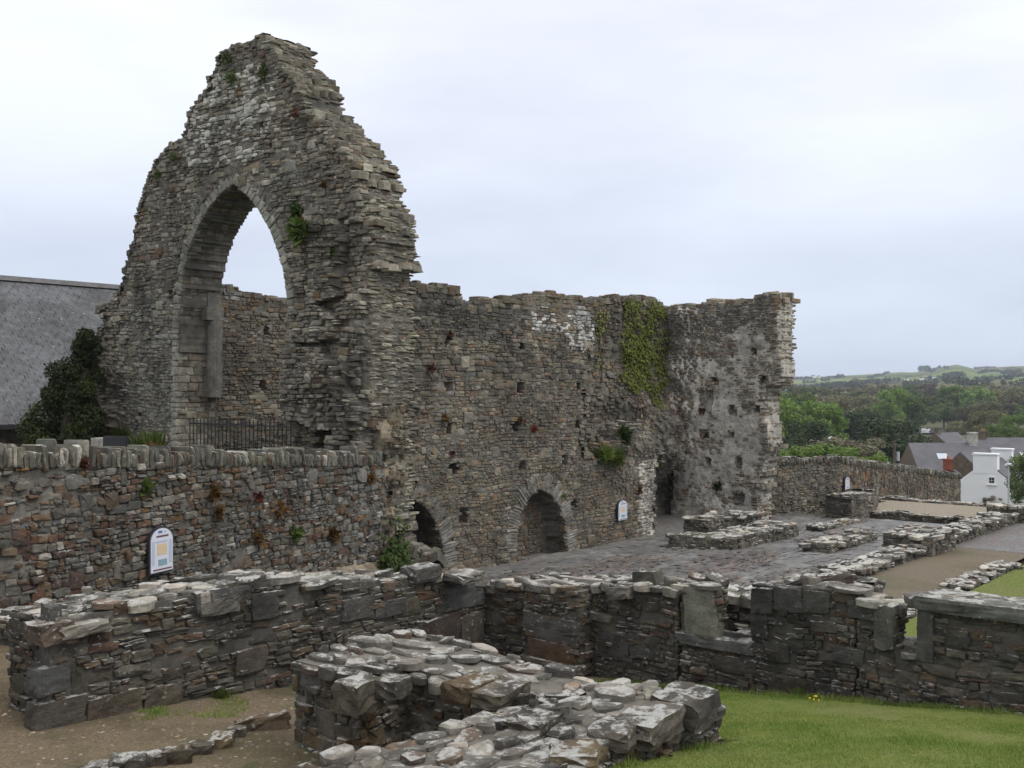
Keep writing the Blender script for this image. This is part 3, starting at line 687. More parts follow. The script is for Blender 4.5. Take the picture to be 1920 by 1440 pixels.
poly_sheet('aisle_paving', [(29.5, 9.2), (46, 9.2), (46, 6.6), (29.5, 6.6)], .3, .035, M['slate_floor'], flat(.02))
poly_sheet('lawn', [(12.0, 6.9), (44, 6.5), (44, -6), (12.2, -6)], .4, .03, M['lawn'], lambda x, y: np.maximum(ground_z(x, y), -.02))
poly_sheet('gravel_platform', [(35.2, 14.2), (39.2, 14.2), (39.2, 9.6), (35.2, 9.6)], .3, .0, M['platform_gravel'], flat(.16))
# raised churchyard behind the coped wall
cop_y = lambda x: 16 - .287 * (14.8 - x) + .3
sheet('churchyard_ground', np.r_[np.array([-120, -60, -30]), np.arange(-20, 34, 1.0)], np.r_[np.arange(3, 34, .6), np.array([40, 60, 90])], lambda x, y: 2.35 + .05 * noise2(x, y, 2, .5), M['ground'],
      lambda x, y: ((y > cop_y(x)) & (x < 15.2)) | ((y > 19.6) & (x >= 15.2)))

# ------------------------------------------------------------------ the great arched wall
def tint_regions(fr, lst):
    """lst: (polygon in photo pixels, colour, chance)"""
    L = [(fr.poly(p), np.array(c), pr) for p, c, pr in lst]; r = np.random.default_rng(77)
    def f(s, z, t):
        t = t.copy()
        for p, c, pr in L:
            k = inpoly(s, z, p) & (r.random(len(s)) < pr); t[k] = c * r.uniform(.75, 1.2, (k.sum(), 1))
        return t
    return f
def holes(fr, lst, deep=-.35):
    L = [(fr.sz(px, py), w, h) for px, py, w, h in lst]
    def f(s, z):
        o = np.zeros(np.broadcast(s, z).shape)
        for c, w, h in L: o = np.where((np.abs(s - c[0]) < w / 2) & (np.abs(z - c[1]) < h / 2), deep, o)
        return o
    return f

GX = 15.4
W = Wall('arched_gable_wall', 'tall ragged gable wall of grey stone pierced by a great pointed arch', 'wall', (GX, 21, 2.3), M['stone_gable'], M['mortar'], 11, pal='gable')
fr = Frame((GX, 16.5), (0, 1), (-1, 0))
GO = fr.poly([(693, 1100), (693, 530), (699, 490), (703, 440), (692, 400), (672, 350), (655, 300), (626, 258), (575, 207), (560, 165), (535, 130), (512, 100), (508, 78), (490, 66), (470, 76), (455, 82), (420, 92), (405, 104), (402, 128), (390, 150),
  (386, 172), (366, 190), (350, 215), (347, 245), (330, 265), (300, 286), (281, 320), (266, 360), (256, 400), (250, 450), (236, 490), (228, 530), (214, 562), (190, 578), (203, 605), (180, 640), (168, 690), (174, 742), (153, 776), (190, 800), (192, 900), (192, 1100)])
AP = [(333, 900), (334, 700), (335, 620), (339, 560), (345, 515), (355, 472), (370, 432), (390, 395), (413, 366), (440, 345)]
AP2 = [(440, 345), (470, 372), (490, 400), (507, 430), (522, 470), (533, 510), (540, 560), (543, 620), (545, 700), (545, 900)]
AO = fr.poly(AP + AP2[1:])
mask = lambda s, z: inpoly(s, z, GO) & ~inpoly(s, z, AO) & (z > 1.2)
hl = holes(fr, [(560, 398, .3, .3), (318, 552, .2, .25), (265, 674, .15, .22), (263, 780, .15, .2), (490, 240, .12, .2), (504, 272, .2, .16), (300, 470, .12, .2)])
bm_ = gauss(fr, [(600, 455, .45, .12), (640, 560, .8, .12), (590, 720, .8, .12), (650, 690, .6, .15),
  (205, 700, .5, .45), (200, 775, .45, .45), (190, 600, .4, .3), (600, 410, .35, .2), (670, 850, .5, .25), (600, 500, .3, -.2), (635, 600, .35, -.15)])
off = lambda s, z: bm_(s, z) + hl(s, z) + .03 * noise2(s, z, 4.0, 1.2)
tf = tint_regions(fr, [([(390, 120), (520, 120), (500, 300), (340, 310), (350, 210)], (.50, .48, .42), .55), ([(230, 540), (340, 560), (340, 850), (230, 850)], (.20, .19, .16), .6), ([(480, 330), (560, 420), (600, 400), (560, 300), (470, 300)], (.19, .18, .155), .5)])
RB = [(fr.poly(q), a) for q, a in (([(572, 428), (640, 412), (652, 470), (648, 560), (604, 572), (588, 505)], .26), ([(560, 586), (606, 578), (645, 590), (650, 636), (560, 640)], .34), ([(546, 660), (610, 648), (660, 690), (692, 770), (660, 852), (606, 796), (536, 790)], .28), ([(590, 800), (640, 806), (655, 850), (596, 850)], -.55), ([(640, 575), (692, 540), (692, 900), (655, 850), (660, 700)], .12), ([(340, 752), (402, 752), (402, 815), (345, 800)], -.3), ([(165, 640), (206, 640), (206, 690), (170, 700)], .25), ([(155, 762), (225, 765), (220, 800), (165, 800)], .3))]
RZ = [fr.poly(q) for q in ([(560, 410), (640, 395), (693, 420), (693, 1000), (545, 860), (548, 640), (565, 560)], [(150, 560), (232, 540), (240, 860), (150, 860)], [(540, 110), (693, 330), (693, 430), (640, 400), (600, 300)])]
rough = lambda s, z: np.where(inpoly(s, z, RZ[0]), .028, 0) + np.where(inpoly(s, z, RZ[1]), .045, 0) + np.where(inpoly(s, z, RZ[2]), .025, 0)
def ribs(s, z):
    o = np.zeros(np.broadcast(s, z).shape)
    for q, a in RB: o = o + np.where(inpoly(s + .08 * noise2(s, z, 2.0, 4.0), z + .05 * noise2(s, z, 5.0, 4.0), q), a, 0)
    return o
off0_ = off; off = lambda s, z: off0_(s, z) + ribs(s, z) + np.where(inpoly(s, z, RZ[0]), .06 * noise2(s, z, 6.0, 2.6) + .02, 0)
lay(W, fr, 0, 14, 1.3, 12.8, mask, (.07, .155), (1.0, 3.0), .009, .018, .22, off, tf, .3, .04, .06, rough=rough)
E = core_grid(W, fr, -.2, 14, 1.2, 12.8, mask, 1.15, .08, off)
ap = np.array(AO)
def _near(s, z):
    a, b2 = ap[:-1], ap[1:]; d = b2 - a; t = np.clip(((s - a[:, 0]) * d[:, 0] + (z - a[:, 1]) * d[:, 1]) / (d ** 2).sum(1), 0, 1); return np.min(np.hypot(a[:, 0] + t * d[:, 0] - s, a[:, 1] + t * d[:, 1] - z)) < .3
def not_arch(s, z, ds, dz): return not _near(s, z) and z > .4
edge_stones(W, fr, E, 1.15, not_arch, side=(.03, .075), top=(.12, .3), ptop=.4, out=.03, off=bm_); edge_stones(W, fr, E, 1.15, not_arch, side=(.04, .10), out=.012, ptop=.05, off=bm_)
arch_ring(W, fr, fr.poly(AP)[::-1], 1.15, ring=.24, vw=(.10, .22), tint=(.25, .24, .20), off0=.03)
arch_ring(W, fr, fr.poly(AP2)[::-1], 1.15, ring=.24, vw=(.10, .22), tint=(.25, .24, .20), off0=.03)
# relieving ring of long upright stones over the crown
arch_ring(W, fr, fr.poly([(352, 400), (372, 360), (400, 326), (438, 303)]), .01, ring=.36, vw=(.07, .12), tint=(.17, .16, .135))
arch_ring(W, fr, fr.poly([(438, 303), (475, 330), (505, 366), (525, 400)]), .01, ring=.36, vw=(.07, .12), tint=(.17, .16, .135))
# springing block and attached shaft at the back of the jamb
g = MB(); yj = fr.P(fr.sz(335, 600)[0], 0)[1]
sh = at_depth(402, 745, 27.3); z0 = sh.z; z1 = at_depth(402, 600, 27.3).z
g.tube([(16.35, yj - .12, z0), (16.35, yj - .12, z0 + .9), (16.35, yj - .12, z1)], [.17, .17, .17], 12)
g.box((16.42, yj + .02, (z0 + z1) / 2), (.42, .26, z1 - z0 - .02)); g.box((16.30, yj - .06, z1 + .17), (.50, .40, .34)); g.box((16.36, yj + .0, z1 + .52), (.40, .28, .36))
g.build('shaft', stone_mat('dressed_stone', base=(.17, .16, .135), lichen=.3, top=.2, stain=.3, moss=.2, speck=.2), W.root)
W.finish()

# ------------------------------------------------------------------ nave side wall with two arched recesses
W = Wall('nave_wall', 'long brown-grey nave wall with two pointed recesses and rows of putlog holes', 'wall', (21, 16.5, 0), M['stone_nave'], M['mortar'], 21, pal='nave')
fr = Frame((16.45, 16.5), (1, 0), (0, -1))
NO = fr.poly([(765, 1140), (765, 526), (800, 530), (838, 533), (858, 541), (866, 556), (876, 568), (905, 577), (914, 568), (940, 561), (965, 557), (1000, 559), (1020, 556), (1040, 551), (1075, 557), (1100, 561), (1112, 572), (1114, 640), (1108, 700), (1104, 790), (1096, 800), (1098, 852), (1140, 862),
  (1168, 868), (1180, 838), (1196, 800), (1212, 792), (1222, 830), (1232, 868), (1228, 900), (1230, 1060), (1230, 1140)])
R2 = fr.poly([(967, 1080), (969, 1035), (972, 990), (980, 955), (994, 932), (1012, 917), (1034, 928), (1050, 950), (1060, 985), (1064, 1040), (1064, 1080)])
R1 = fr.poly([(735, 1150), (735, 932), (770, 933), (790, 945), (806, 962), (820, 985), (830, 1020), (834, 1080), (834, 1150)])
mask = lambda s, z: inpoly(s, z, NO) & (z > -.1)
hl = holes(fr, [(843, 640, .2, .2), (978, 650, .17, .2), (1088, 652, .17, .2), (845, 727, .24, .22), (978, 728, .24, .24), (1085, 726, .22, .22), (842, 806, .22, .24), (966, 802, .22, .24), (1085, 797, .2, .26), (852, 882, .3, .24), (982, 875, .26, .28), (1060, 863, .2, .24), (870, 968, .24, .36), (1079, 944, .24, .3), (1105, 742, .5, .35), (1104, 785, .4, .2)], -.3)
bm_ = gauss(fr, [(1205, 830, .5, .25), (1150, 905, .5, -.12), (1120, 830, .5, -.35), (1190, 900, .5, .1), (1160, 600, .8, 0)])
def off(s, z):
    o = hl(s, z) + bm_(s, z) + .02 * noise2(s, z, 2.0, 1.0)
    o = np.where(inpoly(s, z, R2), -.62, o); return np.where(inpoly(s, z, R1), -.95, o)
tf = tint_regions(fr, [([(1000, 575), (1118, 575), (1118, 660), (1075, 660), (1060, 625), (1000, 620)], (.50, .49, .47), .55), ([(1195, 860), (1232, 860), (1232, 1030), (1200, 1030)], (.46, .43, .37), .85),
  ([(980, 640), (1110, 660), (1110, 720), (960, 700), (900, 600), (990, 580)], (.075, .070, .062), .35), ([(765, 535), (990, 580), (960, 640), (765, 620)], (.075, .07, .06), .75), ([(980, 920), (1060, 930), (1064, 1060), (970, 1060)], (.15, .11, .07), .5), ([(765, 900), (1200, 900), (1200, 1060), (765, 1080)], (.16, .125, .085), .28)])
lay(W, fr, 0, 10.4, -.1, 7.1, mask, (.065, .15), (1.1, 2.9), .008, .011, .15, off, tf, .3, .035, .05)
E = core_grid(W, fr, 0, 10.4, -.2, 7.1, mask, 1.0, .1, off)
edge_stones(W, fr, E, 1.0, lambda s, z, ds, dz: z > .2 and s > .05, side=(.05, .11), ptop=.5, out=.06)
arch_ring(W, fr, R2[1:6], .62, ring=.42, vw=(.05, .09), tint=(.21, .20, .175)); arch_ring(W, fr, R2[5:10], .62, ring=.42, vw=(.05, .09), tint=(.21, .20, .175))
arch_ring(W, fr, R1[1:8], .9, ring=.48, vw=(.05, .1), tint=(.20, .19, .165))
# fallen stones heaped in front of the first recess
r = W.rng
for k in range(70):
    px, py = r.uniform(742, 858), 0
    top = np.interp(px, [742, 780, 820, 860], [988, 1016, 1038, 1064]); py = r.uniform(top, 1075)
    p = at_depth(px, py, 23.2 - (py - 990) * .006); nn = np.array([-.2, -.3, 1.0]) + r.normal(0, .3, 3); nn /= np.linalg.norm(nn); u = np.cross([0, 1, .1], nn); u /= np.linalg.norm(u)
    W.put(np.array(p), u, np.cross(nn, u), nn, r.uniform(.2, .5), r.uniform(.15, .35), r.uniform(.2, .4), palette(r, 'low', 1), r.integers(8, NVAR))
W.finish()

# ------------------------------------------------------------------ ivy-hung wall set back behind it, and the west wall
W = Wall('recessed_wall', 'dark set-back wall hung with ivy between the nave wall and pale end wall', 'wall', (28, 18.7, 0), M['stone_nave'], M['mortar'], 31, pal='nave')
fr = Frame((24.0, 18.7), (1, 0), (0, -1))
RO = fr.poly([(1060, 1100), (1060, 570), (1105, 563), (1145, 558), (1190, 556), (1225, 560), (1243, 566), (1252, 578), (1262, 577), (1300, 640), (1300, 1100)])
bm_ = gauss(fr, [(1225, 800, .9, 1.0), (1250, 720, .8, .6), (1255, 640, .6, .35), (1210, 850, .6, .9), (1180, 760, .8, .3), (1255, 600, .5, .25), (1140, 790, .6, -.2), (1240, 860, .6, .7), (1250, 930, .8, -.4)])
mask = lambda s, z: inpoly(s, z, RO) & (z > -.1); off = lambda s, z: bm_(s, z) + .03 * noise2(s, z, 2.0, 2.0)
tf = tint_regions(fr, [([(1235, 740), (1290, 740), (1290, 800), (1235, 800)], (.15, .075, .05), .5), ([(1180, 780), (1260, 780), (1260, 900), (1180, 900)], (.21, .19, .155), .5)])
lay(W, fr, 0, 10, -.1, 7.3, mask, (.07, .15), (1.1, 2.9), .012, .03, .2, off, tf, .3, .03, .06)
E = core_grid(W, fr, 0, 10, -.2, 7.3, mask, .9, .11, off); edge_stones(W, fr, E, .9, lambda s, z, ds, dz: dz > 0, out=.05)
W.finish()

W = Wall('end_wall', 'pale plastered end wall with an overhanging top corner and scattered square holes', 'wall', (31, 16, 0), M['stone_west'], M['mortar_pale'], 41, pal='west')
fr = Frame((31, 14.0), (0, 1), (-1, 0))
EO = fr.poly([(1419, 1040), (1419, 972), (1422, 920), (1431, 870), (1441, 830), (1435, 770), (1437, 722), (1454, 722), (1463, 702), (1461, 650), (1460, 600), (1457, 560), (1454, 551), (1431, 553), (1418, 556), (1412, 569), (1395, 562), (1362, 566), (1332, 562), (1318, 572), (1290, 571), (1262, 577), (1248, 575), (1240, 650), (1238, 860), (1262, 872), (1258, 1000), (1258, 1040)])
hl = holes(fr, [(1413, 658, .2, .2), (1338, 713, .22, .22), (1429, 710, .22, .24), (1372, 769, .22, .3), (1418, 767, .22, .22), (1320, 815, .22, .22), (1368, 814, .2, .22), (1288, 849, .15, .15), (1267, 866, .18, .2), (1327, 866, .26, .26), (1383, 866, .24, .3), (1383, 936, .4, .32), (1324, 755, .35, .8), (1444, 910, .2, .2)], -.35)
bm_ = gauss(fr, [(1265, 760, .8, .6), (1285, 640, .7, .40), (1270, 690, .6, .5), (1290, 720, .5, .3), (1250, 830, .7, .7), (1320, 740, .5, -.15), (1275, 590, .5, .3), (1455, 800, .5, .15), (1340, 960, .7, .12), (1380, 590, 1.0, .12), (1450, 600, .8, .15), (1300, 600, .6, .2)])
mask = lambda s, z: inpoly(s, z, EO) & (z > -.1); off = lambda s, z: bm_(s, z) + hl(s, z) + .025 * noise2(s, z, 2.0, 1.5)
tf = tint_regions(fr, [([(1235, 560), (1490, 545), (1490, 600), (1320, 640), (1300, 740), (1235, 760)], (.15, .135, .115), .7), ([(1240, 730), (1290, 730), (1290, 800), (1240, 800)], (.15, .075, .05), .4), ([(1425, 860), (1448, 860), (1440, 975), (1425, 975)], (.40, .38, .33), .9)])
# plastered zone: stones nearly flush with the mortar; bare zone above and at the broken corner
bare = fr.poly([(1230, 540), (1495, 540), (1495, 640), (1440, 640), (1430, 600), (1340, 625), (1300, 720), (1310, 770), (1230, 900)])
off1 = lambda s, z: off(s, z) - np.where(inpoly(s, z, bare), 0.0, .034 + .022 * noise2(s, z, 7.7, 1.6))
lay(W, fr, -.5, 5.6, -.1, 7.6, mask, (.06, .14), (1.1, 2.8), .008, .010, .16, off1, tf, .3, .03, .05)
E = core_grid(W, fr, -.5, 5.6, -.2, 7.6, mask, 1.0, .09, off, n0=-.028); edge_stones(W, fr, E, 1.0, lambda s, z, ds, dz: z > .1 and s < 5, side=(.035, .09), out=.03, off=bm_)
W.finish()

# wall seen through the arch
W = Wall('inner_wall', 'dark brown wall seen through the great arch behind iron railings', 'wall', (19, 24.5, 2.3), M['stone_nave'], M['mortar'], 51, pal='nave')
fr = Frame((16.5, 24.5), (1, 0), (0, -1))
IO = fr.poly([(395, 900), (395, 533), (424, 533), (446, 536), (450, 549), (480, 551), (510, 556), (535, 562), (600, 570), (600, 900)])
mask = lambda s, z: inpoly(s, z, IO); hl = holes(fr, [(493, 724, .24, .3), (500, 620, .2, .3)], -.3)
tf = tint_regions(fr, [([(415, 530), (450, 530), (450, 560), (415, 560)], (.36, .35, .33), .8)])
lay(W, fr, -.2, 6, 1.8, 7.4, mask, (.07, .16), (1.1, 2.8), .014, .015, .15, hl, tf, .3, .04, .05)
E = core_grid(W, fr, -.2, 6, 1.7, 7.4, mask, .8, .11, hl); edge_stones(W, fr, E, .8, lambda s, z, ds, dz: dz > 0, ptop=.5)
W.finish()

# ------------------------------------------------------------------ wall with upright coping stones, left
CD = np.array([1.0, .287]); CD /= np.linalg.norm(CD); CA = np.array([2.0, 16 - .287 * 12.8]); CB = np.array([15.35, 16.16]); CL = np.linalg.norm(CB - CA)
W = Wall('coped_wall', 'rubble wall of rust and grey stones topped by upright slabs', 'wall', (8, 14, 1.2), M['stone_coped'], M['mortar'], 61, pal='coped')
CN = np.array([CD[1], -CD[0]])
fr = Frame(CA, CD, CN)
s_a, s_b = fr.sz(0, 872)[0], fr.sz(715, 870)[0]
ct = lambda s: np.interp(s, [s_a, s_b], [fr.sz(0, 874)[1], fr.sz(715, 871)[1]])
cb = lambda s: ground_z(CA[0] + CD[0] * np.asarray(s), CA[1] + CD[1] * np.asarray(s)) - .1
mask = lambda s, z: (z < ct(s)) & (z > cb(s)) & (s > 0) & (s < s_b + .25 + .12 * np.sin(z * 7))
tf = tint_regions(fr, [([(560, 880), (740, 880), (740, 1000), (600, 1040)], (.17, .165, .15), .3), ([(0, 1000), (160, 1000), (160, 1120), (0, 1120)], (.075, .046, .036), .3)])
lay(W, fr, 0, s_b + .4, .2, 3.5, mask, (.065, .17), (.9, 2.4), .009, .018, .16, lambda s, z: .03 * noise2(s, z, 3, 1.0), tf, .25, .035, .05, .05, wmax=.42)
E = core_grid(W, fr, 0, s_b + .4, .1, 3.5, mask, .5, .12, None, n0=-.04)
edge_stones(W, fr, E, .5, lambda s, z, ds, dz: s > 2 and ds != 0)
# torn, ochre stump where the wall meets the gable
bm_ = lambda s, z: .35 + .12 * noise2(s, z, 8.0, 1.5) - .16 * np.clip(1.6 - z, 0, 2)
W.finish()

W = Wall('torn_stump', 'ochre broken stump of masonry between the coped wall and the nave wall', 'wall', (15.9, 16.2, .3), M['stone_nave'], M['mortar'], 62, pal='block')
f2 = Frame((15.35, 16.3), (1, .12), (0, -1)); SO = f2.poly([(700, 1100), (703, 1000), (712, 940), (716, 868), (706, 800), (725, 770), (764, 760), (772, 800), (768, 860), (762, 905), (738, 932), (745, 960), (735, 1000), (760, 1040), (770, 1100)])
m2 = lambda s, z: inpoly(s, z, SO) & (z > .1); o2 = gauss(f2, [(740, 890, .35, .16), (725, 820, .4, .2), (755, 830, .3, .1), (715, 980, .4, .15)])
lay(W, f2, -.6, 2.2, .1, 4.6, m2, (.07, .17), (1, 2.4), .014, .05, .22, o2, None, .3, .05, .05)
E = core_grid(W, f2, -.6, 2.2, .1, 4.6, m2, .5, .09, o2, mat=M['mortar_ochre']); edge_stones(W, f2, E, .5, None, out=.05)
W.finish()

# upright coping slabs: each one a stone of the coping that runs along the wall
def coping(name, label, frm, s0, s1, topz, thick, wr, hr, seed, mat, pal='coping', parent=None, pmax=300):
    Wc = Wall(name, label, 'coping', tuple(frm.P((s0 + s1) / 2, float(topz((s0 + s1) / 2)))), mat, M['mortar_dark'], seed, pal=pal, piece='coping_stone', maxparts=pmax)
    r = Wc.rng; s = s0
    while s < s1:
        w = r.uniform(*wr) * (1.5 if r.random() < .1 else 1); h = r.uniform(*hr) * (1.22 if r.random() < .12 else 1); z = float(topz(s))
        tilt = r.normal(0, .05); u = np.array([0, 0, 1.0]) * math.cos(tilt) + frm.D * math.sin(tilt); nn = frm.N; v = np.cross(nn, u)
        a = thick * r.uniform(.85, 1.1)
        Wc.put(frm.P(s + w / 2, z + h / 2 - .035, .03 + r.uniform(-.03, .03)), v, u, nn, w - .008, h, a, palette(r, pal, 1), r.integers(0, 20))
        s += w * .97
    V, F = [], []; cs = np.arange(s0, s1, .25)
    for q in cs:
        z = float(topz(q))
        for n_, dz in ((-.02, -.05), (-.02, hr[0] * .55), (-thick + .02, hr[0] * .55), (-thick + .02, -.05)): V.append(frm.P(q, z + dz, n_))
    for i in range(len(cs) - 1):
        for j in range(4): F.append((4 * i + j, 4 * i + (j + 1) % 4, 4 * i + 4 + (j + 1) % 4, 4 * i + 4 + j))
    Wc.core(V, F); return Wc.finish()
coping('upright_coping', 'row of upright grey coping slabs along the rusty rubble wall', fr, .2, s_b - .05, ct, .42, (.05, .125), (.19, .33), 63, M['stone_coped'])
# sloping mortar ledge at its foot
lf = Frame(CA, CD, CN); g = MB(); a0, a1 = lf.sz(440, 1090)[0], lf.sz(715, 1075)[0]; P = []
for k in range(15):
    s = a0 + (a1 - a0) * k / 14; zt = np.interp(s, [a0, a1], [lf.sz(440, 1097)[1], lf.sz(700, 1054)[1]]) + .012 * math.sin(k * 2.3); P.append((lf.P(s, zt, .0), lf.P(s, zt - .28 + .03 * math.sin(k * 1.7), .30), lf.P(s, zt - .9, .36)))
V = [tuple(q) for t in P for q in t]; F = []
for k in range(14):
    for j in range(2): F.append((3 * k + j, 3 * k + 3 + j, 3 * k + 4 + j, 3 * k + 1 + j))
o = obj('mortar_ledge', mesh_py('mortar_ledge', V, F, M['mortar_ochre'])); props(o, 'sloping bare mortar ledge along the foot of the coped rubble wall', 'ledge')

# ------------------------------------------------------------------ near ruined walls
# left wall, running away from the photographer
def rect(fr, px0, px1, py0, py1):
    m = (px0 + px1) / 2; return (fr.sz(px0, py1)[0], fr.sz(m, py1)[1]), (fr.sz(px1, py0)[0], fr.sz(m, py0)[1])
W = Wall('ruined_wall', 'dark knee-high ruined wall with a square left end on the gravel', 'wall', (8, 9.9, .8), M['stone_near'], M['mortar_dark'], 71, pal='near')
zl = lerp_f([(0, 2.14), (1.2, 2.14), (2.3, 2.16), (2.7, 2.14), (3.3, 2.02), (4.5, 1.88), (6.4, 1.60)])
zbl = lambda s: ground_z(5.0 + np.asarray(s), 9.66)
fl = low_wall(W, (5.0, 9.66), (11.3, 9.75), .85, zl, zbl, -1, (.045, .15), (1.3, 4.0), 'fbs', wmax=.6, split=.5, big=.05, tintf=None, toprag=.025, tophr=(.12, .28))
r = W.rng
for (px0, px1, py0, py1, c) in ((63, 160, 1310, 1366, (.10, .088, .07)), (160, 265, 1300, 1356, (.10, .08, .055)), (268, 340, 1285, 1330, (.11, .09, .065)), (790, 860, 1155, 1222, (.075, .055, .045)), (862, 905, 1150, 1226, (.10, .085, .07)), (835, 905, 1095, 1140, (.10, .10, .095)), (66, 130, 1250, 1300, (.09, .09, .085)), (640, 700, 1120, 1160, (.1, .095, .085)), (700, 760, 1125, 1155, (.08, .075, .07)), (440, 500, 1215, 1260, (.11, .09, .07)), (365, 430, 1105, 1145, (.12, .115, .105)), (470, 520, 1110, 1160, (.115, .11, .10))):
    a, b2 = rect(fl, px0, px1, py0, py1); W.block(fl.P((a[0] + b2[0]) / 2, (a[1] + b2[1]) / 2, .035), fl.D, (0, 0, 1), fl.N, b2[0] - a[0], b2[1] - a[1], .22, np.array(c) * .8)
# loose cap stones and the upright slab at the end
for (px, py, w, d_, h, dep) in ((425, 1098, .42, .34, .22, 11.7), (400, 1120, .5, .3, .16, 11.5), (92, 1165, .34, .3, .2, 10.0), (150, 1165, .5, .32, .12, 10.2), (790, 1060, .5, .35, .2, 14.0), (870, 1072, .5, .4, .12, 14.3)):
    p = at_depth(px, py, dep); W.block(np.array(p), fl.D, -fl.N, (r.normal(0, .06), r.normal(0, .06), 1), w, d_, h, palette(r, 'top', 1) * .8, .1)
W.block(fl.P(-.03, 1.95, -.10), (0, -1, 0), (0, 0, 1), (-1, 0, 0), .2, .62, .12, np.array((.10, .096, .085)))
W.finish()

# perpendicular long wall with slits
W = Wall('slit_wall', 'dark ruined wall with a narrow slit window and stepped gap beside the lawn', 'wall', (11.5, 6, .8), M['stone_near'], M['mortar_dark'], 81, pal='near')
LX = 11.3; LY0 = 9.8; fL = Frame((LX, LY0), (0, -1), (-1, 0)); sL = lambda px, py: fL.sz(px, py)
zt_pts = [(sL(px, py)[0], sL(px, py)[1]) for px, py in ((905, 1096), (1000, 1094), (1110, 1094), (1200, 1098), (1280, 1104), (1420, 1104), (1500, 1098), (1560, 1100), (1610, 1112), (1640, 1132), (1676, 1140), (1720, 1120), (1800, 1128), (1920, 1143))]
zlong = lerp_f(zt_pts); zbl2 = lambda s: ground_z(LX - .1, LY0 - np.asarray(s))
n0, n1 = sL(1342, 1195), sL(1409, 1195); g0, g1 = sL(1677, 1214), sL(1721, 1214)
def mlong(s, z):
    a = (s > n0[0]) & (s < n1[0]) & (z > n0[1]); b2 = (s > g0[0]) & (s < g1[0]) & (z > g0[1] - .02); return ~(a | b2)
def stretch(a, b2, th, faces, over=None, msk=None, zcap=None):
    low_wall(W, (LX, LY0 - a), (LX, LY0 - b2), th, (lambda s: zlong(np.asarray(s) + a)) if zcap is None else (lambda s: np.full(np.shape(s), zcap)), lambda s: zbl2(np.asarray(s) + a), -1, (.045, .15), (1.2, 3.6), faces, wmax=.6, split=.5, big=.05, mask=msk, toprag=.025, over=over, tophr=(.12, .28))
stretch(0, n0[0] - .5, .75, 'fb'); stretch(n0[0] - .5, n0[0], .3, 'fbe'); stretch(n0[0] - .03, n1[0] + .03, .7, 'fb', zcap=n0[1]); stretch(n1[0], g0[0] - .42, .75, 'fbs'); stretch(g0[0] - .42, g0[0], .36, 'fbe'); stretch(g0[0] - .05, g1[0] + .05, .6, 'fb', zcap=g0[1]); stretch(g1[0], LY0 - .6, .7, 'fbs')
fl = fL; r = W.rng
for (px0, px1, py0, py1, c, pr) in ((1284, 1341, 1100, 1196, (.20, .195, .15), .04), (1409, 1450, 1102, 1150, (.14, .14, .12), .04), (1409, 1440, 1150, 1196, (.10, .10, .09), .03), (1452, 1505, 1102, 1146, (.15, .145, .13), .03), (1505, 1556, 1108, 1148, (.12, .115, .10), .02), (1640, 1676, 1134, 1218, (.115, .11, .09), .04), (1590, 1640, 1128, 1160, (.11, .11, .095), .03), (1721, 1752, 1122, 1242, (.085, .08, .07), .04),
    (1270, 1410, 1196, 1216, (.12, .12, .11), .05), (1560, 1620, 1215, 1245, (.09, .085, .075), .02), (1430, 1480, 1205, 1240, (.10, .095, .08), .02), (1120, 1180, 1185, 1235, (.075, .07, .065), .02), (1180, 1240, 1190, 1235, (.08, .075, .065), .02), (1530, 1600, 1285, 1325, (.075, .062, .05), .03), (1440, 1530, 1268, 1310, (.075, .06, .045), .03), (1340, 1420, 1232, 1262, (.08, .07, .058), .03)):
    a, b2 = rect(fl, px0, px1, py0, py1); W.block(fl.P((a[0] + b2[0]) / 2, (a[1] + b2[1]) / 2, pr), -np.cross(fl.N, [0, 0, 1.0]), (0, 0, 1), fl.N, abs(b2[0] - a[0]), b2[1] - a[1], .26, np.array(c) * .85, .04)
# pilaster with a moulded foot
p0, p1 = sL(1003, 1180), sL(1110, 1180); pz = zlong((p0[0] + p1[0]) / 2)
for (px0, px1, py0, py1, c, pr) in ((1003, 1108, 1150, 1196, (.10, .095, .085), .28), (1015, 1102, 1196, 1232, (.115, .07, .042), .30), (1000, 1112, 1230, 1252, (.11, .095, .07), .36)):
    if py0 == 1150: low_wall(W, (LX - .25, LY0 - p0[0]), (LX - .25, LY0 - p1[0]), .3, float(pz), lambda s: zbl2(np.asarray(s) + p0[0]), -1, (.05, .14), (1.2, 3.2), 'fse', wmax=.5, tophr=(.12, .26))
    a, b2 = rect(fl, px0, px1, py0, py1); W.block(fl.P((a[0] + b2[0]) / 2, (a[1] + b2[1]) / 2, pr), -np.cross(fl.N, [0, 0, 1.0]), (0, 0, 1), fl.N, b2[0] - a[0], b2[1] - a[1], .4, np.array(c) * .8, .035)
# long flat slab lying on the right-hand stretch, smaller cap stones
a, b2 = fl.sz(1752, 1150), fl.sz(1925, 1122)
W.block(fl.P((a[0] + b2[0]) / 2 + .12, a[1] + .17, -.22), -np.cross(fl.N, [0, 0, 1.0]), fl.N * -1, (0, 0, 1), 1.5, .62, .15, np.array((.115, .115, .10)), .04)
for (px, py, w, d_, h, dep) in ((1214, 1068, .34, .2, .3, 13.6), (1345, 1082, .24, .2, .18, 13.1), (1165, 1100, .3, .25, .15, 13.4), (1040, 1085, .4, .3, .12, 14.6), (1560, 1086, .6, .4, .14, 12.4), (1480, 1092, .5, .4, .12, 12.4)):
    p = at_depth(px, py, dep); nn = np.array([r.normal(0, .25), r.normal(0, .25), 1.0]); nn /= np.linalg.norm(nn); u = np.cross([1, 0, 0], nn); u /= np.linalg.norm(u); W.block(np.array(p), u, np.cross(nn, u), nn, w, d_, h, palette(r, 'top', 1) * .8, .1)
W.finish()
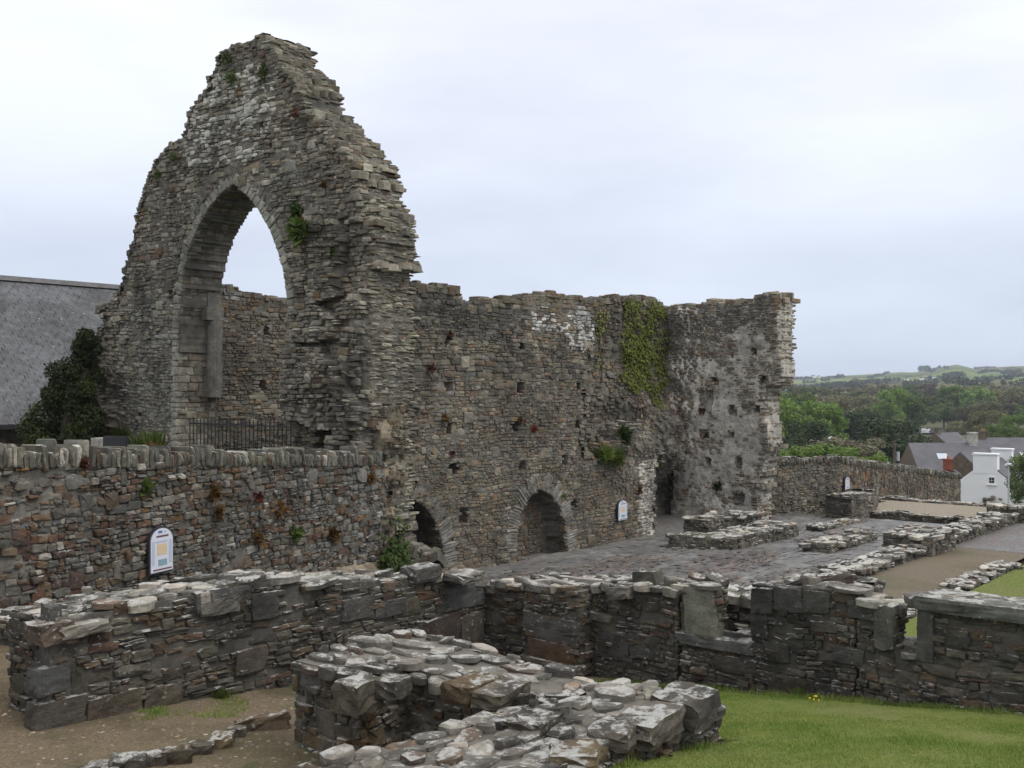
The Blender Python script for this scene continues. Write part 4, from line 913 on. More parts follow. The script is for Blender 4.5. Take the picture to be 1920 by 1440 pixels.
# lower, tumbled stretch visible through the notch
W = Wall('tumbled_wall', 'low tumbled stones seen through the gap in the dark slit wall', 'wall', (12.4, 6, .5), M['stone_low'], M['mortar_dark'], 82, pal='low')
low_wall(W, (12.1, 7.9), (12.1, 5.2), .7, lerp_f([(0, 1.55), (1.3, 1.72), (2.7, 1.6)]), lambda s: np.full(np.shape(s), .3), -1, (.07, .16), (1, 2.4), 'f', wmax=.4)
W.finish()

# C-shaped block of walling in front
W = Wall('corner_foundation', 'thick C-shaped foundation wall with white lichened top in the near lawn', 'wall', (6.8, 6, 1.2), M['stone_near'], M['mortar'], 91, pal='block')
hrn = (.055, .15)
z_a = lambda s: np.full(np.shape(s), 1.90); zg = lambda x, y: (lambda s: np.full(np.shape(s), gz(x, y) - .04))
# left end + rear arm (line X=6.15, Y 6.7..7.6 ; arm X 6.7..7.6)
low_wall(W, (6.15, 7.6), (6.15, 6.7), .62, lambda s: np.full(np.shape(s), 1.88), zg(6.15, 7.0), -1, hrn, (1.0, 2.4), 'fe', wmax=.42, gap=.011, prot=.022, tophr=(.11, .24), split=.2, toprag=.022, topoverhang=.0)
low_wall(W, (6.72, 7.6), (6.72, 5.15), .95, lerp_f([(0, 1.88), (.9, 1.86), (1.5, 1.80), (2.45, 1.76)]), zg(6.7, 6.2), -1, hrn, (1.0, 2.4), 'fbs', wmax=.42, gap=.011, prot=.022, tophr=(.11, .25), split=.2, toprag=.024, topoverhang=.01)
# right arm coming towards the camera
low_wall(W, (3.6, 4.12), (7.67, 4.12), 1.08, lerp_f([(0, 1.98), (1.6, 1.92), (2.6, 1.86), (4.1, 1.80)]), lambda s: ground_z(3.6 + np.asarray(s), 4.05) - .05, -1, hrn, (1.0, 2.6), 'fbe', wmax=.5, gap=.011, prot=.022, tophr=(.12, .28), split=.2, toprag=.026, topoverhang=.015)
r = W.rng
for (px, py, w, d_, h, rz_) in ((1285, 1300, .52, .42, .26, .1), (1215, 1338, .62, .34, .22, .15), (1075, 1405, .36, .32, .12, .6), (675, 1275, .34, .26, .30, .0), (735, 1272, .28, .24, .18, .2), (1000, 1345, .4, .3, .14, .2), (1150, 1360, .42, .3, .16, .3), (940, 1290, .5, .28, .14, .2), (885, 1275, .46, .3, .2, .1)):
    p = at_depth(px, py, 1); t = (1.92 - EYE) / (p.z - EYE); q = Vector((p.x * t, p.y * t, 1.93)); ca, sa = math.cos(rz_), math.sin(rz_)
    W.block(np.array(q), (ca, sa, 0), (-sa, ca, 0), (r.normal(0, .04), r.normal(0, .04), 1), w, d_, h * .85, palette(r, 'block', 1) * 1.15, .09)
W.finish()

# low kerb of separate stones on the gravel
W = Wall('stone_kerb', 'broken line of small kerb stones crossing the gravel to the C-shaped foundation', 'kerb', (5.2, 6.9, 1.1), M['stone_near'], M['mortar_dark'], 95, pal='block')
r = W.rng
for (px, py, w, d_, h) in ((490, 1352, .50, .24, .15), (418, 1388, .20, .2, .13), (376, 1396, .22, .2, .11), (330, 1412, .26, .22, .15), (285, 1420, .24, .2, .12), (240, 1428, .28, .22, .14), (195, 1436, .26, .22, .10), (150, 1440, .3, .2, .08), (445, 1362, .16, .2, .1)):
    x, y, z = on_ground(px, py + 18); a = rad(-39.35 + 14) + r.normal(0, .15); nn = np.array([r.normal(0, .1), r.normal(0, .1), 1.0]); nn /= np.linalg.norm(nn)
    u = np.array([math.sin(HEAD + .25), -math.cos(HEAD + .25), 0.0]); u -= nn * (u @ nn); u /= np.linalg.norm(u); v = np.cross(nn, u)
    W.block(np.array((x, y, z + h * .8)), u, v, nn, w, d_, h * 1.5, palette(r, 'block', 1) * 1.1, .13)
W.finish()
# short return wall at the far left
W = Wall('return_wall', 'low pale-topped return wall at the left edge behind the dark wall end', 'wall', (5.6, 12, 1.3), M['stone_low'], M['mortar_dark'], 97, pal='near')
low_wall(W, (5.6, 12.9), (6.5, 11.1),   .5, 1.62, lambda s: ground_z(5.6 + .45 * np.asarray(s), 12.9 - .9 * np.asarray(s)), -1, (.07, .16), (1.1, 2.6), 'fb', wmax=.5)
W.finish()

# ------------------------------------------------------------------ low walls of the nave and aisle
def lowrun(name, label, A, B, th, zt, zb, side, seed, faces='fbse', hr=(.07, .16), tophr=(.16, .32), pal='low', mat='stone_low', maxp=300):
    Wq = Wall(name, label, 'wall', ((A[0] + B[0]) / 2, (A[1] + B[1]) / 2, 0), M[mat], M['mortar_dark'], seed, pal=pal, maxparts=maxp)
    low_wall(Wq, A, B, th, zt if callable(zt) else (lambda s: zt + .05 * noise2(s, s * 0, seed, 2.2)), zb, side, hr, (1.0, 2.4), faces, wmax=.42, tophr=tophr, toprag=.018, prot=.018, gap=.008, toptilt=.06)
    return Wq
lowrun('arcade_wall', 'low arcade wall running from the slit wall along the gravel aisle', (17.6, 9.15), (28.6, 9.0), .8, .27, 0.0, -1, 101).finish()
lowrun('arcade_wall', 'raised square pier base halfway along the low arcade wall', (27.4, 8.8), (29.0, 8.75), 1.3, .60, 0.0, -1, 102, hr=(.12, .24)).finish()
lowrun('arcade_wall', 'far stretch of low arcade wall beyond the square pier base', (29.6, 9.0), (36.0, 8.95), .8, .36, 0.0, -1, 103).finish()
lowrun('arcade_wall', 'squat pier base at the far end of the low arcade wall', (36.0, 8.6), (37.6, 8.6), 1.3, .5, 0.0, -1, 104, hr=(.12, .24)).finish()
lowrun('arcade_wall', 'farthest rubble stretch of arcade wall near the white house', (37.6, 9.0), (46.0, 9.2), .9, .2, -.3, -1, 105).finish()
lowrun('kerb_wall', 'ground-level stone kerb between the gravel aisle and the grass', (13.6, 7.1), (27.8, 6.85), .5, .09, 0.0, -1, 106, tophr=(.14, .26)).finish()
lowrun('kerb_wall', 'low dark cross wall standing in the grass behind the flat slab', (17.5, 5.4), (17.5, 1.5), .5, .45, 0.0, -1, 107).finish()
lowrun('pier_stump', 'low dark rubble stump on the slate floor beside the arcade wall', (26.3, 11.0), (29.5, 11.0), .8, .26, 0.0, -1, 108).finish()
lowrun('tomb_base', 'stepped pale-topped block of masonry on the slate floor below the end wall', (25.6, 13.2), (28.8, 13.0), 1.0, .42, 0.0, -1, 109).finish()
lowrun('tomb_base', 'upper course of pale slabs on the back of the stepped masonry block', (25.9, 14.3), (28.9, 14.2), .8, .68, 0.0, -1, 110, tophr=(.25, .45)).finish()
lowrun('tomb_base', 'short tumbled end of rubble nearest the white plaster jamb', (25.0, 15.0), (26.0, 13.6), .7, .40, 0.0, 1, 111).finish()
lowrun('corner_stump', 'tall square stump of stones at the foot of the far boundary wall', (33.6, 13.35), (35.9, 13.35), .9, .75, 0.0, -1, 112, hr=(.14, .26), tophr=(.22, .42)).finish()
lowrun('threshold_wall', 'flat line of stones across the slate floor by the corner stump', (30.2, 12.9), (33.2, 12.9), .5, .16, 0.0, -1, 113).finish()
lowrun('platform_kerb', 'thin stone kerb in front of the sandy gravel platform', (35.2, 14.3), (35.2, 9.6), .35, .17, -.05, -1, 114, tophr=(.12, .2)).finish()
lowrun('platform_kerb', 'thin stone kerb behind the sandy gravel platform', (39.2, 14.4), (39.2, 9.2), .4, .24, -.2, -1, 115, tophr=(.14, .24)).finish()
lowrun('platform_kerb', 'thin stone kerb between the sandy platform and boundary wall', (35.4, 14.5), (39.2, 14.5), .35, .28, -.05, -1, 116, tophr=(.14, .24)).finish()
lowrun('floor_edge', 'jagged slate edging on the floor just behind the slit wall', (17.4, 9.3), (17.4, 12.2), .6, .22, 0.0, 1, 117).finish()

# patches of on-edge slate bedded in the floor
W = Wall('slate_floor', 'nave floor of worn dark slate slabs with rough reddish patches', 'paving', (22, 13, .03), M['stone_floor'], M['mortar_dark'], 120, pal='low', piece='slate')
r = W.rng; Af = cells(r, 15.6, 34.2, 9.7, 16.3, (.18, .42), (1.4, 3.6), .2, .05, 1.2); sx, sy, sw, sh = Af.T; okf = inpoly(sx, sy, [(15.6, 16.3), (34.2, 16.3), (34.2, 9.8), (15.6, 9.6)]); sx, sy, sw, sh = sx[okf], sy[okf], sw[okf], sh[okf]; mf = len(sx)
an = r.normal(0, .04, mf); tl = r.normal(0, .006, (mf, 2)); W.put(np.stack([sx, sy + .12 * noise2(sx, sy, 4, .7), .05 + r.uniform(-.006, .006, mf)], 1), np.stack([np.cos(an), np.sin(an), 0 * an], 1), np.stack([-np.sin(an), np.cos(an), 0 * an], 1), np.stack([tl[:, 0], tl[:, 1], 1 + 0 * an], 1), sw - .008, sh - .008, .05, np.array([.145, .142, .136]) * r.uniform(.80, 1.18, (mf, 1)) * r.uniform(.97, 1.03, (mf, 3)))
PALr = [(.115, .085, .075), (.10, .085, .08), (.09, .088, .088), (.14, .115, .10)]
for (cx, cy, rx, ry, n) in ((21.5, 14.2, 1.6, .8, 200), (23.5, 12.4, 2.0, .9, 260), (20.2, 11.4, 1.5, .7, 160), (25.2, 14.6, 1.0, .4, 80), (29.5, 12.2, 2.2, .7, 180), (31.5, 10.6, 1.4, .5, 90), (22.3, 10.4, 1.8, .5, 120), (33, 13.2, 1.0, .4, 60), (19.0, 14.8, 1.2, .8, 90)):
    for k in range(n):
        a, q = r.uniform(0, 6.28), math.sqrt(r.random()); x, y = cx + rx * q * math.cos(a), cy + ry * q * math.sin(a); an = r.normal(.2, .25)
        nn = np.array([r.normal(0, .08), r.normal(0, .08), 1.0]); nn /= np.linalg.norm(nn); u = np.array([math.cos(an), math.sin(an), 0]); u -= nn * (u @ nn); v = np.cross(nn, u)
        W.put(np.array((x, y, .056 + r.uniform(0, .022))), u, v, nn, r.uniform(.15, .5), r.uniform(.05, .16), .06, np.array(PALr[r.integers(0, 4)]) * r.uniform(.8, 1.25))
W.finish()

# ------------------------------------------------------------------ far boundary wall, in two stretches
W = Wall('boundary_wall', 'shaded coped boundary wall joining the foot of the pale end wall', 'wall', (34, 15, 0), M['stone_nave'], M['mortar'], 131, pal='nave')
fb1 = Frame((31.6, 16.4), np.array([36.5 - 31.6, 14.9 - 16.4]), (-.2, -1)); fb1.N = np.array([fb1.D[1], -fb1.D[0], 0.0]); L1 = math.hypot(4.9, 1.5)
zt1 = lambda s: np.interp(s, [0, L1], [1.72, 1.70]); mask = lambda s, z: (z < zt1(s)) & (z > -.1) & (s > 0) & (s < L1)
lay(W, fb1, 0, L1, -.1, 1.8, mask, (.06, .13), (1.1, 3), .012, .02, .14, None, None, .3, .04, .04); core_grid(W, fb1, 0, L1, -.2, 1.8, mask, .5, .12)
W.finish(); coping('upright_coping', 'upright coping slabs on the shaded boundary wall beside the end wall', fb1, .05, L1, zt1, .45, (.045, .09), (.16, .23), 132, M['stone_low'])
W = Wall('boundary_wall', 'long coped boundary wall running downhill to the white house', 'wall', (46, 15.7, -1), M['stone_nave'], M['mortar'], 133, pal='nave')
fb2 = Frame((36.5, 14.9), np.array([56.3 - 36.5, 16.7 - 14.9]), (0, -1)); fb2.N = np.array([fb2.D[1], -fb2.D[0], 0.0]); L2 = math.hypot(19.8, 1.8)
zt2 = lambda s: np.interp(s, [0, L2], [1.65, -.30]); mask = lambda s, z: (z < zt2(s)) & (z > zt2(s) - 3.0) & (s > 0) & (s < L2)
tf = lambda s, z, t: np.where((np.random.default_rng(3).random(len(s)) < .25)[:, None], t * np.array([1.15, .85, .72]), t)
lay(W, fb2, 0, L2, -3.3, 1.8, mask, (.08, .2), (.9, 2.4), .016, .02, .14, None, tf, .25, .05, .04); core_grid(W, fb2, 0, L2, -3.4, 1.8, mask, .5, .15)
g = MB(); g.box((36.45, 14.86, .75), (.22, .22, 1.9)); W.finish()
coping('upright_coping', 'upright coping slabs stepping down the long boundary wall', fb2, .05, L2 - .05, zt2, .45, (.045, .10), (.18, .27), 134, M['stone_low'])

# ------------------------------------------------------------------ church on the left: slate roof
W = Wall('church', 'long slate-roofed church behind the yew at the left edge', 'church', (15, 32, 2.3), M['slate_roof'], M['roof_far'], 141, pal='slate', piece='slate')
ry = 36.6; rz = 8.0; ey = 31.4; ez = 3.2; x0, x1 = 6.0, 27.0
sl = math.hypot(ry - ey, rz - ez); sd = np.array([0, (ry - ey) / sl, (rz - ez) / sl]); sn = np.array([0, -sd[2], sd[1]])
hrow, ww = .165, .25; rows = int(sl / hrow); r = W.rng
for i in range(rows):
    nn = int((x1 - x0) / ww); xs = x0 + (np.arange(nn) + (.5 if i % 2 else 0)) * ww + r.normal(0, .006, nn); q = (i + .5) * hrow
    c = np.stack([xs, np.full(nn, ey + sd[1] * q), np.full(nn, ez + sd[2] * q)], 1) + sn * .035
    tn = sn + sd * -.05; tn /= np.linalg.norm(tn)
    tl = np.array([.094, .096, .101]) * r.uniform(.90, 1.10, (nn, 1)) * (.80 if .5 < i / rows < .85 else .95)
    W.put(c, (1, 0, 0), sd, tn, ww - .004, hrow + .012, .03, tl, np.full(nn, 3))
g = MB(); g.prism([(x0, ey, ez), (x0, ry, rz), (x0, 2 * ry - ey, ez)], (x1 - x0, 0, 0)); g.build('roof', M['roof_far'], W.root)
g = MB(); g.box(((x0 + x1) / 2, ry, rz + .05), (x1 - x0, .34, .16)); g.build('ridge', plain_mat('ridge_tile', (.20, .19, .185), .8, .3), W.root)
g = MB(); g.box(((x0 + x1) / 2, ey - .06, ez - .06), (x1 - x0, .14, .12)); g.build('gutter', M['iron'], W.root)
g = MB(); g.box(((x0 + x1) / 2, ry, (2.0 + ez) / 2 - .06), (x1 - x0 - .4, 2 * (ry - ey) - .8, ez - 2.0)); g.build('wall', M['mortar'], W.root)
fc = Frame((x0, ey + .38), (1, 0), (0, -1)); lay(W, fc, .3, x1 - x0 - .3, 1.9, ez - .15, lambda s, z: (s > .2), (.12, .24), (1.1, 2.6), .015, .015, .12, None, lambda s, z, t: t, .2, .05, pal='coped')
W.finish()

# ------------------------------------------------------------------ foliage
def leaf_cloud(name, centres, radii, n, size, mat, seed, flat_=.0, droop=0.0, shell=.55, asp=1.7):
    """leaf-sized faces spread through clumps; returns mesh data"""
    r = np.random.default_rng(seed); C = np.array(centres, float); R = np.array(radii, float); w = (R if R.ndim == 1 else R.prod(1) ** (1 / 3)) ** 2; k = r.choice(len(C), n, p=w / w.sum())
    d = r.normal(0, 1, (n, 3)); d /= np.linalg.norm(d, axis=1)[:, None]; rr = r.uniform(shell, 1.0, n) ** .7 * r.normal(1, .10, n)
    P = C[k] + d * rr[:, None] * (R[k][:, None] if R.ndim == 1 else R[k])
    nr = d * .8 + r.normal(0, .7, (n, 3)); nr[:, 2] += .35 + flat_; nr /= np.linalg.norm(nr, axis=1)[:, None]
    t = r.normal(0, 1, (n, 3)); t[:, 2] -= droop; t -= nr * (t * nr).sum(1)[:, None]; t /= np.linalg.norm(t, axis=1)[:, None]; b2 = np.cross(nr, t)
    s = size * r.uniform(.55, 1.35, n)[:, None]
    V = np.stack([P - t * s * .5 * asp, P + b2 * s * .42, P + t * s * .5 * asp, P - b2 * s * .42], 1)
    return mesh_np(name, V.reshape(-1, 3), np.full(n, 4), np.arange(4 * n), mat)

# yew by the church
pts, rr_ = [], []; r = np.random.default_rng(8); yb = at_depth(118, 820, 27.6)
for k in range(46):
    f = r.random(); h = f * 3.2; px_ = np.interp(h, [0, 1, 2, 3.2], [0, .1, .5, .95]); ww_ = np.interp(h, [0, 1, 2, 3.2], [1.05, .95, .62, .22])
    o_ = np.array([RX, RY, 0]) * (-.12 + px_ * .85 + .85 * r.uniform(-ww_, ww_)) + np.array([FX, FY, 0]) * r.uniform(-.7, .9) * ww_
    pts.append(np.array([yb.x, yb.y, 2.35 + .1 + h]) + o_); rr_.append(r.uniform(.26, .5) * (1.15 - .18 * h))
yr = empty('yew_tree', (yb.x, yb.y, 2.35), 'dark bushy yew tree between the slate church roof and the arched gable', 'tree')
obj('crown', leaf_cloud('crown', pts, rr_, 26000, .06, M['yew'], 3, shell=.5), yr)
g = MB(); g.tube([(yb.x, yb.y, 2.2), (yb.x + .1, yb.y, 3.4), (yb.x + .45, yb.y - .35, 4.8)], [.2, .15, .06], 8); g.build('trunk', M['bark'], yr)

# ivy sheets on the recessed wall
def ivy(name, label, fr, poly, n, size, n0, seed, mat, thick=.12, stems=6):
    P = fr.poly(poly); a = np.array(P); r = np.random.default_rng(seed); q = np.c_[r.uniform(a[:, 0].min(), a[:, 0].max(), n * 4), r.uniform(a[:, 1].min(), a[:, 1].max(), n * 4)]
    wob = .2 * noise2(q[:, 0], q[:, 1], seed, 2.4); ok = inpoly(q[:, 0] + wob, q[:, 1] + wob, P) & (r.random(len(q)) < np.clip(.62 + .7 * noise2(q[:, 0], q[:, 1], seed + 2, 2.2) - .35 * (q[:, 1] > a[:, 1].max() - .7), .06, 1)); q = q[ok][:n]; m = len(q)
    nn = n0(q[:, 0], q[:, 1]) + thick * r.uniform(.1, 1, m) ** .8 * (1 + .6 * noise2(q[:, 0], q[:, 1], seed, 2.0))
    C = fr.P(q[:, 0], q[:, 1], nn); nr = fr.N * 1.0 + r.normal(0, .38, (m, 3)) + np.array([0, 0, .35]); nr /= np.linalg.norm(nr, axis=1)[:, None]
    t = np.array([0, 0, -1.0]) + r.normal(0, .45, (m, 3)); t -= nr * (t * nr).sum(1)[:, None]; t /= np.linalg.norm(t, axis=1)[:, None]; b2 = np.cross(nr, t); s = (size * r.uniform(.6, 1.3, m))[:, None]
    V = np.stack([C + t * s * .65, C + b2 * s * .5 - t * s * .1, C + b2 * s * .32 - t * s * .42, C - t * s * .3, C - b2 * s * .32 - t * s * .42, C - b2 * s * .5 - t * s * .1], 1)
    root = empty(name, tuple(fr.P(a[:, 0].mean(), a[:, 1].min(), .05)), label, 'ivy'); o = obj('leaves', mesh_np('leaves', V.reshape(-1, 3), np.full(m, 6), np.arange(6 * m), mat), root); o['kind'] = 'stuff'
    g = MB()
    for k in range(stems):
        s_ = r.uniform(a[:, 0].min(), a[:, 0].max()) * .6 + a[:, 0].mean() * .4; zz = np.linspace(a[:, 1].min() - .2, a[:, 1].max() - .3, 9); ss = s_ + np.cumsum(r.normal(0, .05, 9))
        nz = n0(ss, zz) + .03; g.tube([tuple(fr.P(x, z, q_)) for x, z, q_ in zip(ss, zz, nz)], [.018] * 8 + [.006], 5)
    g.build('stem', M['stem'], root); return root
frR = Frame((24.0, 18.7), (1, 0), (0, -1)); offR = gauss(frR, [(1225, 800, .9, 1.0), (1250, 720, .8, .6), (1255, 640, .6, .35), (1180, 760, .8, .3)])
ivy('hanging_ivy', 'broad curtain of yellow-green ivy hanging on the dark set-back wall', frR, [(1166, 562), (1215, 560), (1246, 590), (1252, 650), (1246, 700), (1228, 726), (1222, 768), (1206, 770), (1206, 738), (1180, 728), (1165, 705), (1160, 650), (1164, 600)], 3300, .075, lambda s, z: offR(s, z) + .02, 5, M['ivy'])
frN = Frame((16.45, 16.5), (1, 0), (0, -1)); flatn = lambda s, z: np.zeros(np.shape(s)) + .03
ivy('ivy_strand', 'thin strand of ivy down the broken edge of the nave wall', frR, [(1112, 560), (1136, 556), (1140, 590), (1128, 640), (1130, 700), (1118, 705), (1116, 640)], 170, .06, lambda s, z: offR(s, z) + .02, 6, M['ivy'], .06, 2)
ivy('dark_ivy', 'dark ivy bush in the mouth of the broken recess beside the coped wall', frN, [(688, 960), (708, 950), (716, 995), (726, 1025), (714, 1078), (676, 1072), (676, 1038), (700, 1012)], 900, .08, lambda s, z: np.zeros(np.shape(s)) + .45, 7, M['ivy_dark'], .35, 3)
ivy('ledge_ivy', 'small green creeper growing over the grassy ledge of the nave wall', frR, [(1150, 800), (1166, 790), (1170, 850), (1150, 860)], 420, .09, lambda s, z: offR(s, z) + .1, 9, M['tuft'], .2, 2)

def tuft(name, label, p, nrm, size, n, mat, seed, cat='plant', kind='blade', group=None):
    """small plant rooted at p, growing out along nrm and up"""
    r = np.random.default_rng(seed); p = np.array(p, float); nrm = np.array(nrm, float); up = np.array([0, 0, 1.0])
    d = nrm * r.uniform(.1, .9, (n, 1)) + up * r.uniform(.2 if kind == 'blade' else -.5, 1.0, (n, 1)) + r.normal(0, .45, (n, 3)); d /= np.linalg.norm(d, axis=1)[:, None]
    L = size * r.uniform(.4, 1.1, (n, 1)); b2 = np.cross(d, r.normal(0, 1, (n, 3))); b2 /= np.linalg.norm(b2, axis=1)[:, None]; w = L * (.06 if kind == 'blade' else .22)
    base = p + r.normal(0, size * .28, (n, 3)) * (1 - np.abs(nrm) * .8); tip = base + d * L; mid = base + d * L * .55 + up * L * .06
    V = np.stack([base - b2 * w * .5, base + b2 * w * .5, mid + b2 * w, tip, mid - b2 * w], 1)
    o = obj(name, mesh_np(name, (V - p).reshape(-1, 3), np.full(n, 5), np.arange(5 * n), mat)); o.location = p; return props(o, label, cat, group)

frG = Frame((15.4, 16.5), (0, 1), (-1, 0)); frC = Frame(CA, CD, CN); frE = Frame((31, 14.0), (0, 1), (-1, 0))
def wt(fr, px, py, n=.05): s, z = fr.sz(px, py); return fr.P(s, z, n)
PL = [
 (frG, 598, 440, .55, .34, 160, 'tuft', 'plant', 'leaf', 'bright green moss cushion on the broken rib of the gable'),
 (frG, 600, 425, .50, .22, 70, 'tuft_brown', 'plant', 'leaf', 'rusty plants on the broken rib above the moss cushion'),
 (frG, 562, 400, .05, .22, 90, 'ivy_dark', 'plant', 'leaf', 'green fern filling the square hole right of the arch'),
 (frG, 640, 480, .2, .2, 50, 'tuft', 'plant', 'leaf', 'small green plant on the torn edge beneath the moss cushion'),
 (frG, 500, 140, .05, .28, 60, 'tuft', 'grass tuft', 'blade', 'grass tuft near the gable peak'),
 (frG, 440, 150, .05, .28, 70, 'tuft', 'grass tuft', 'blade', 'upper grass streak on the pale left slope of the gable'),
 (frG, 430, 115, .05, .25, 60, 'tuft', 'grass tuft', 'blade', 'mossy grass just under the gable top'),
 (frG, 560, 215, .1, .2, 40, 'tuft_red', 'plant', 'leaf', 'red-stemmed plant high on the right slope of the gable'),
 (frG, 615, 350, .1, .2, 40, 'tuft_brown', 'plant', 'leaf', 'brown plant beside the right edge of the gable'),
 (frG, 300, 330, .05, .2, 50, 'tuft', 'grass tuft', 'blade', 'grass tuft on the left shoulder of the gable'),
 (frG, 330, 300, .05, .2, 50, 'tuft', 'grass tuft', 'blade', 'second grass tuft on the left shoulder, nearer the arch'),
 (frG, 250, 830, .3, .5, 130, 'tuft', 'grass tuft', 'blade', 'pale grass clump behind the coping below the arch'),
 (frN, 806, 690, .03, .2, 45, 'tuft_red', 'plant', 'leaf', 'red herb on the nave wall close to the gable'),
 (frN, 842, 625, .03, .16, 30, 'tuft_red', 'plant', 'leaf', 'red herb just above the top left putlog hole'),
 (frN, 832, 785, .03, .2, 40, 'tuft_brown', 'plant', 'leaf', 'brown herb above the third putlog hole'),
 (frN, 975, 788, .03, .18, 40, 'tuft_brown', 'plant', 'leaf', 'brown herb above the middle putlog hole of the third row'),
 (frN, 1000, 805, .03, .2, 40, 'tuft_red', 'plant', 'leaf', 'red herb trailing right of the middle putlog hole'),
 (frN, 846, 852, .03, .14, 30, 'tuft_red', 'plant', 'leaf', 'red herb above the lowest left putlog hole'),
 (frN, 1053, 930, .05, .12, 30, 'tuft', 'plant', 'leaf', 'green tuft on the right haunch of the second recess'),
 (frN, 1135, 858, -.05, .32, 260, 'tuft', 'grass tuft', 'blade', 'long green grass on the ledge of the nave wall'),
 (frN, 1120, 858, -.05, .26, 160, 'tuft', 'grass tuft', 'blade', 'short grass at the inner end of the nave wall ledge'),
 (frN, 1150, 862, .12, .34, 240, 'tuft', 'grass tuft', 'blade', 'drooping grass at the outer end of the nave wall ledge'),
 (frN, 1128, 853, .15, .3, 220, 'grass', 'grass tuft', 'blade', 'bright grass in the middle of the nave wall ledge'),
 (frN, 1163, 815, .1, .3, 120, 'ivy_dark', 'plant', 'leaf', 'dark green creeper above the nave wall ledge'),
 (frN, 1195, 918, .05, .22, 70, 'tuft_brown', 'plant', 'leaf', 'brown fern above the white plaster jamb'),
 (frE, 1346, 914, .02, .2, 80, 'ivy_dark', 'plant', 'leaf', 'dark fern on the lower middle of the pale end wall'),
 (frE, 1320, 772, .1, .22, 60, 'tuft_brown', 'plant', 'leaf', 'orange plant in the tall broken hole of the end wall'),
 (frC, 400, 925, .03, .22, 70, 'tuft_brown', 'plant', 'leaf', 'rust-brown plant on the coped wall right of the board'),
 (frC, 405, 960, .03, .20, 70, 'tuft_brown', 'plant', 'leaf', 'lower rust-brown plant right of the board'),
 (frC, 520, 955, .03, .24, 80, 'tuft_brown', 'plant', 'leaf', 'rust-brown plant in the middle of the coped wall'),
 (frC, 482, 935, .03, .2, 60, 'tuft_red', 'plant', 'leaf', 'reddish plant left of the middle rust-brown plant'),
 (frC, 480, 1012, .03, .22, 80, 'tuft_brown', 'plant', 'leaf', 'rust-brown plant low on the coped wall above the ledge'),
 (frC, 620, 1005, .03, .26, 90, 'tuft_brown', 'plant', 'leaf', 'rust-brown plant left of the dark ivy'),
 (frC, 690, 900, .03, .22, 70, 'tuft_brown', 'plant', 'leaf', 'brown plant under the coping at the right end'),
 (frC, 270, 915, .03, .18, 60, 'tuft', 'plant', 'leaf', 'green plant under the coping above the board'),
 (frC, 152, 870, .03, .16, 60, 'tuft_red', 'plant', 'leaf', 'red plant under the coping at the far left'),
 (frC, 550, 1005, .03, .18, 50, 'tuft', 'plant', 'leaf', 'green plant low on the coped wall near the ledge'),
]
for k, (f_, px, py, n_, sz_, cnt, mt, cat_, kd, lb) in enumerate(PL): tuft('wall_plant' if kd == 'leaf' else 'grass_tuft', lb, wt(f_, px, py, n_), f_.N, sz_ * (.68 if mt in ('tuft_red', 'tuft_brown') else .9), cnt, M[mt], 200 + k, cat_, kd)
tuft('grass_tuft', 'ochre and green grass clump growing behind the coping slabs', at_depth(278, 845, 16.9), (0, 0, 1), .34, 200, M['tuft'], 260, 'grass tuft')
tuft('grass_tuft', 'orange dry grass between the coping slabs', at_depth(288, 848, 16.6), (0, 0, 1), .2, 90, M['tuft_brown'], 261, 'grass tuft')
x, y, z = on_ground(415, 1312); tuft('grass_tuft', 'dark green weed on the gravel at the foot of the left wall', (x, y, z), (0, 0, 1), .12, 160, M['tuft'], 262, 'weed')
x, y, z = on_ground(1095, 1432); tuft('grass_tuft', 'tall grass clump against the near face of the C-shaped foundation', (x, y, z), (0, 0, 1), .28, 420, M['grass'], 263, 'grass tuft')
x, y, z = on_ground(1500, 1308); tuft('grass_tuft', 'small weed at the foot of the slit wall', (x, y, z), (0, 0, 1), .12, 120, M['tuft'], 264, 'weed')
x, y, z = on_ground(1531, 1322); g = MB()
for k in range(7):
    a = random.Random(k); g.box((x + a.uniform(-.1, .1), y + a.uniform(-.06, .06), z + .05 + a.uniform(0, .03)), (.018, .018, .01), a.uniform(0, 3))
fo = g.build('flower_patch', M['yellow']); props(fo, 'tiny yellow flowers in the grass below the slit wall', 'flowers')

# mown grass of the lawn
def grass(name, label, polys, n, h, mat, seed, keep=None, zf=ground_z):
    r = np.random.default_rng(seed); p = np.array([q for pl in polys for q in pl]); X = r.uniform(p[:, 0].min(), p[:, 0].max(), n); Y = r.uniform(p[:, 1].min(), p[:, 1].max(), n)
    ok = np.zeros(n, bool)
    for pl in polys: ok |= inpoly(X + .1 * noise2(X, Y, 2, 3), Y + .1 * noise2(X, Y, 5, 3), pl)
    d = X * FX + Y * FY; l = X * RX + Y * RY; pxx = 960 + FPX * l / np.maximum(d, .1); ok &= (d > 5) & (pxx > -150) & (pxx < 2100)
    if keep is not None: ok &= keep(X, Y, r)
    X, Y = X[ok], Y[ok]; m = len(X); Z = zf(X, Y); hh = h * r.uniform(.4, 1.25, m) * np.clip(1 + .45 * noise2(X, Y, 3, 1.5), .35, 2); a = r.uniform(0, 6.28, m); le = hh * r.normal(0, .45, m); w = .0045 + .003 * r.random(m)
    B = np.stack([X, Y, Z], 1); s = np.stack([np.cos(a), np.sin(a), 0 * a], 1); t = np.stack([-np.sin(a), np.cos(a), 0 * a], 1); up = np.array([0, 0, 1.0])
    V = np.stack([B - s * w[:, None], B + s * w[:, None], B + t * le[:, None] + up * hh[:, None] + s * (r.normal(0, .3, m) * hh)[:, None]], 1)
    o = obj(name, mesh_np(name, V.reshape(-1, 3), np.full(m, 3), np.arange(3 * m), mat)); return props(o, label, 'grass', kind='stuff')
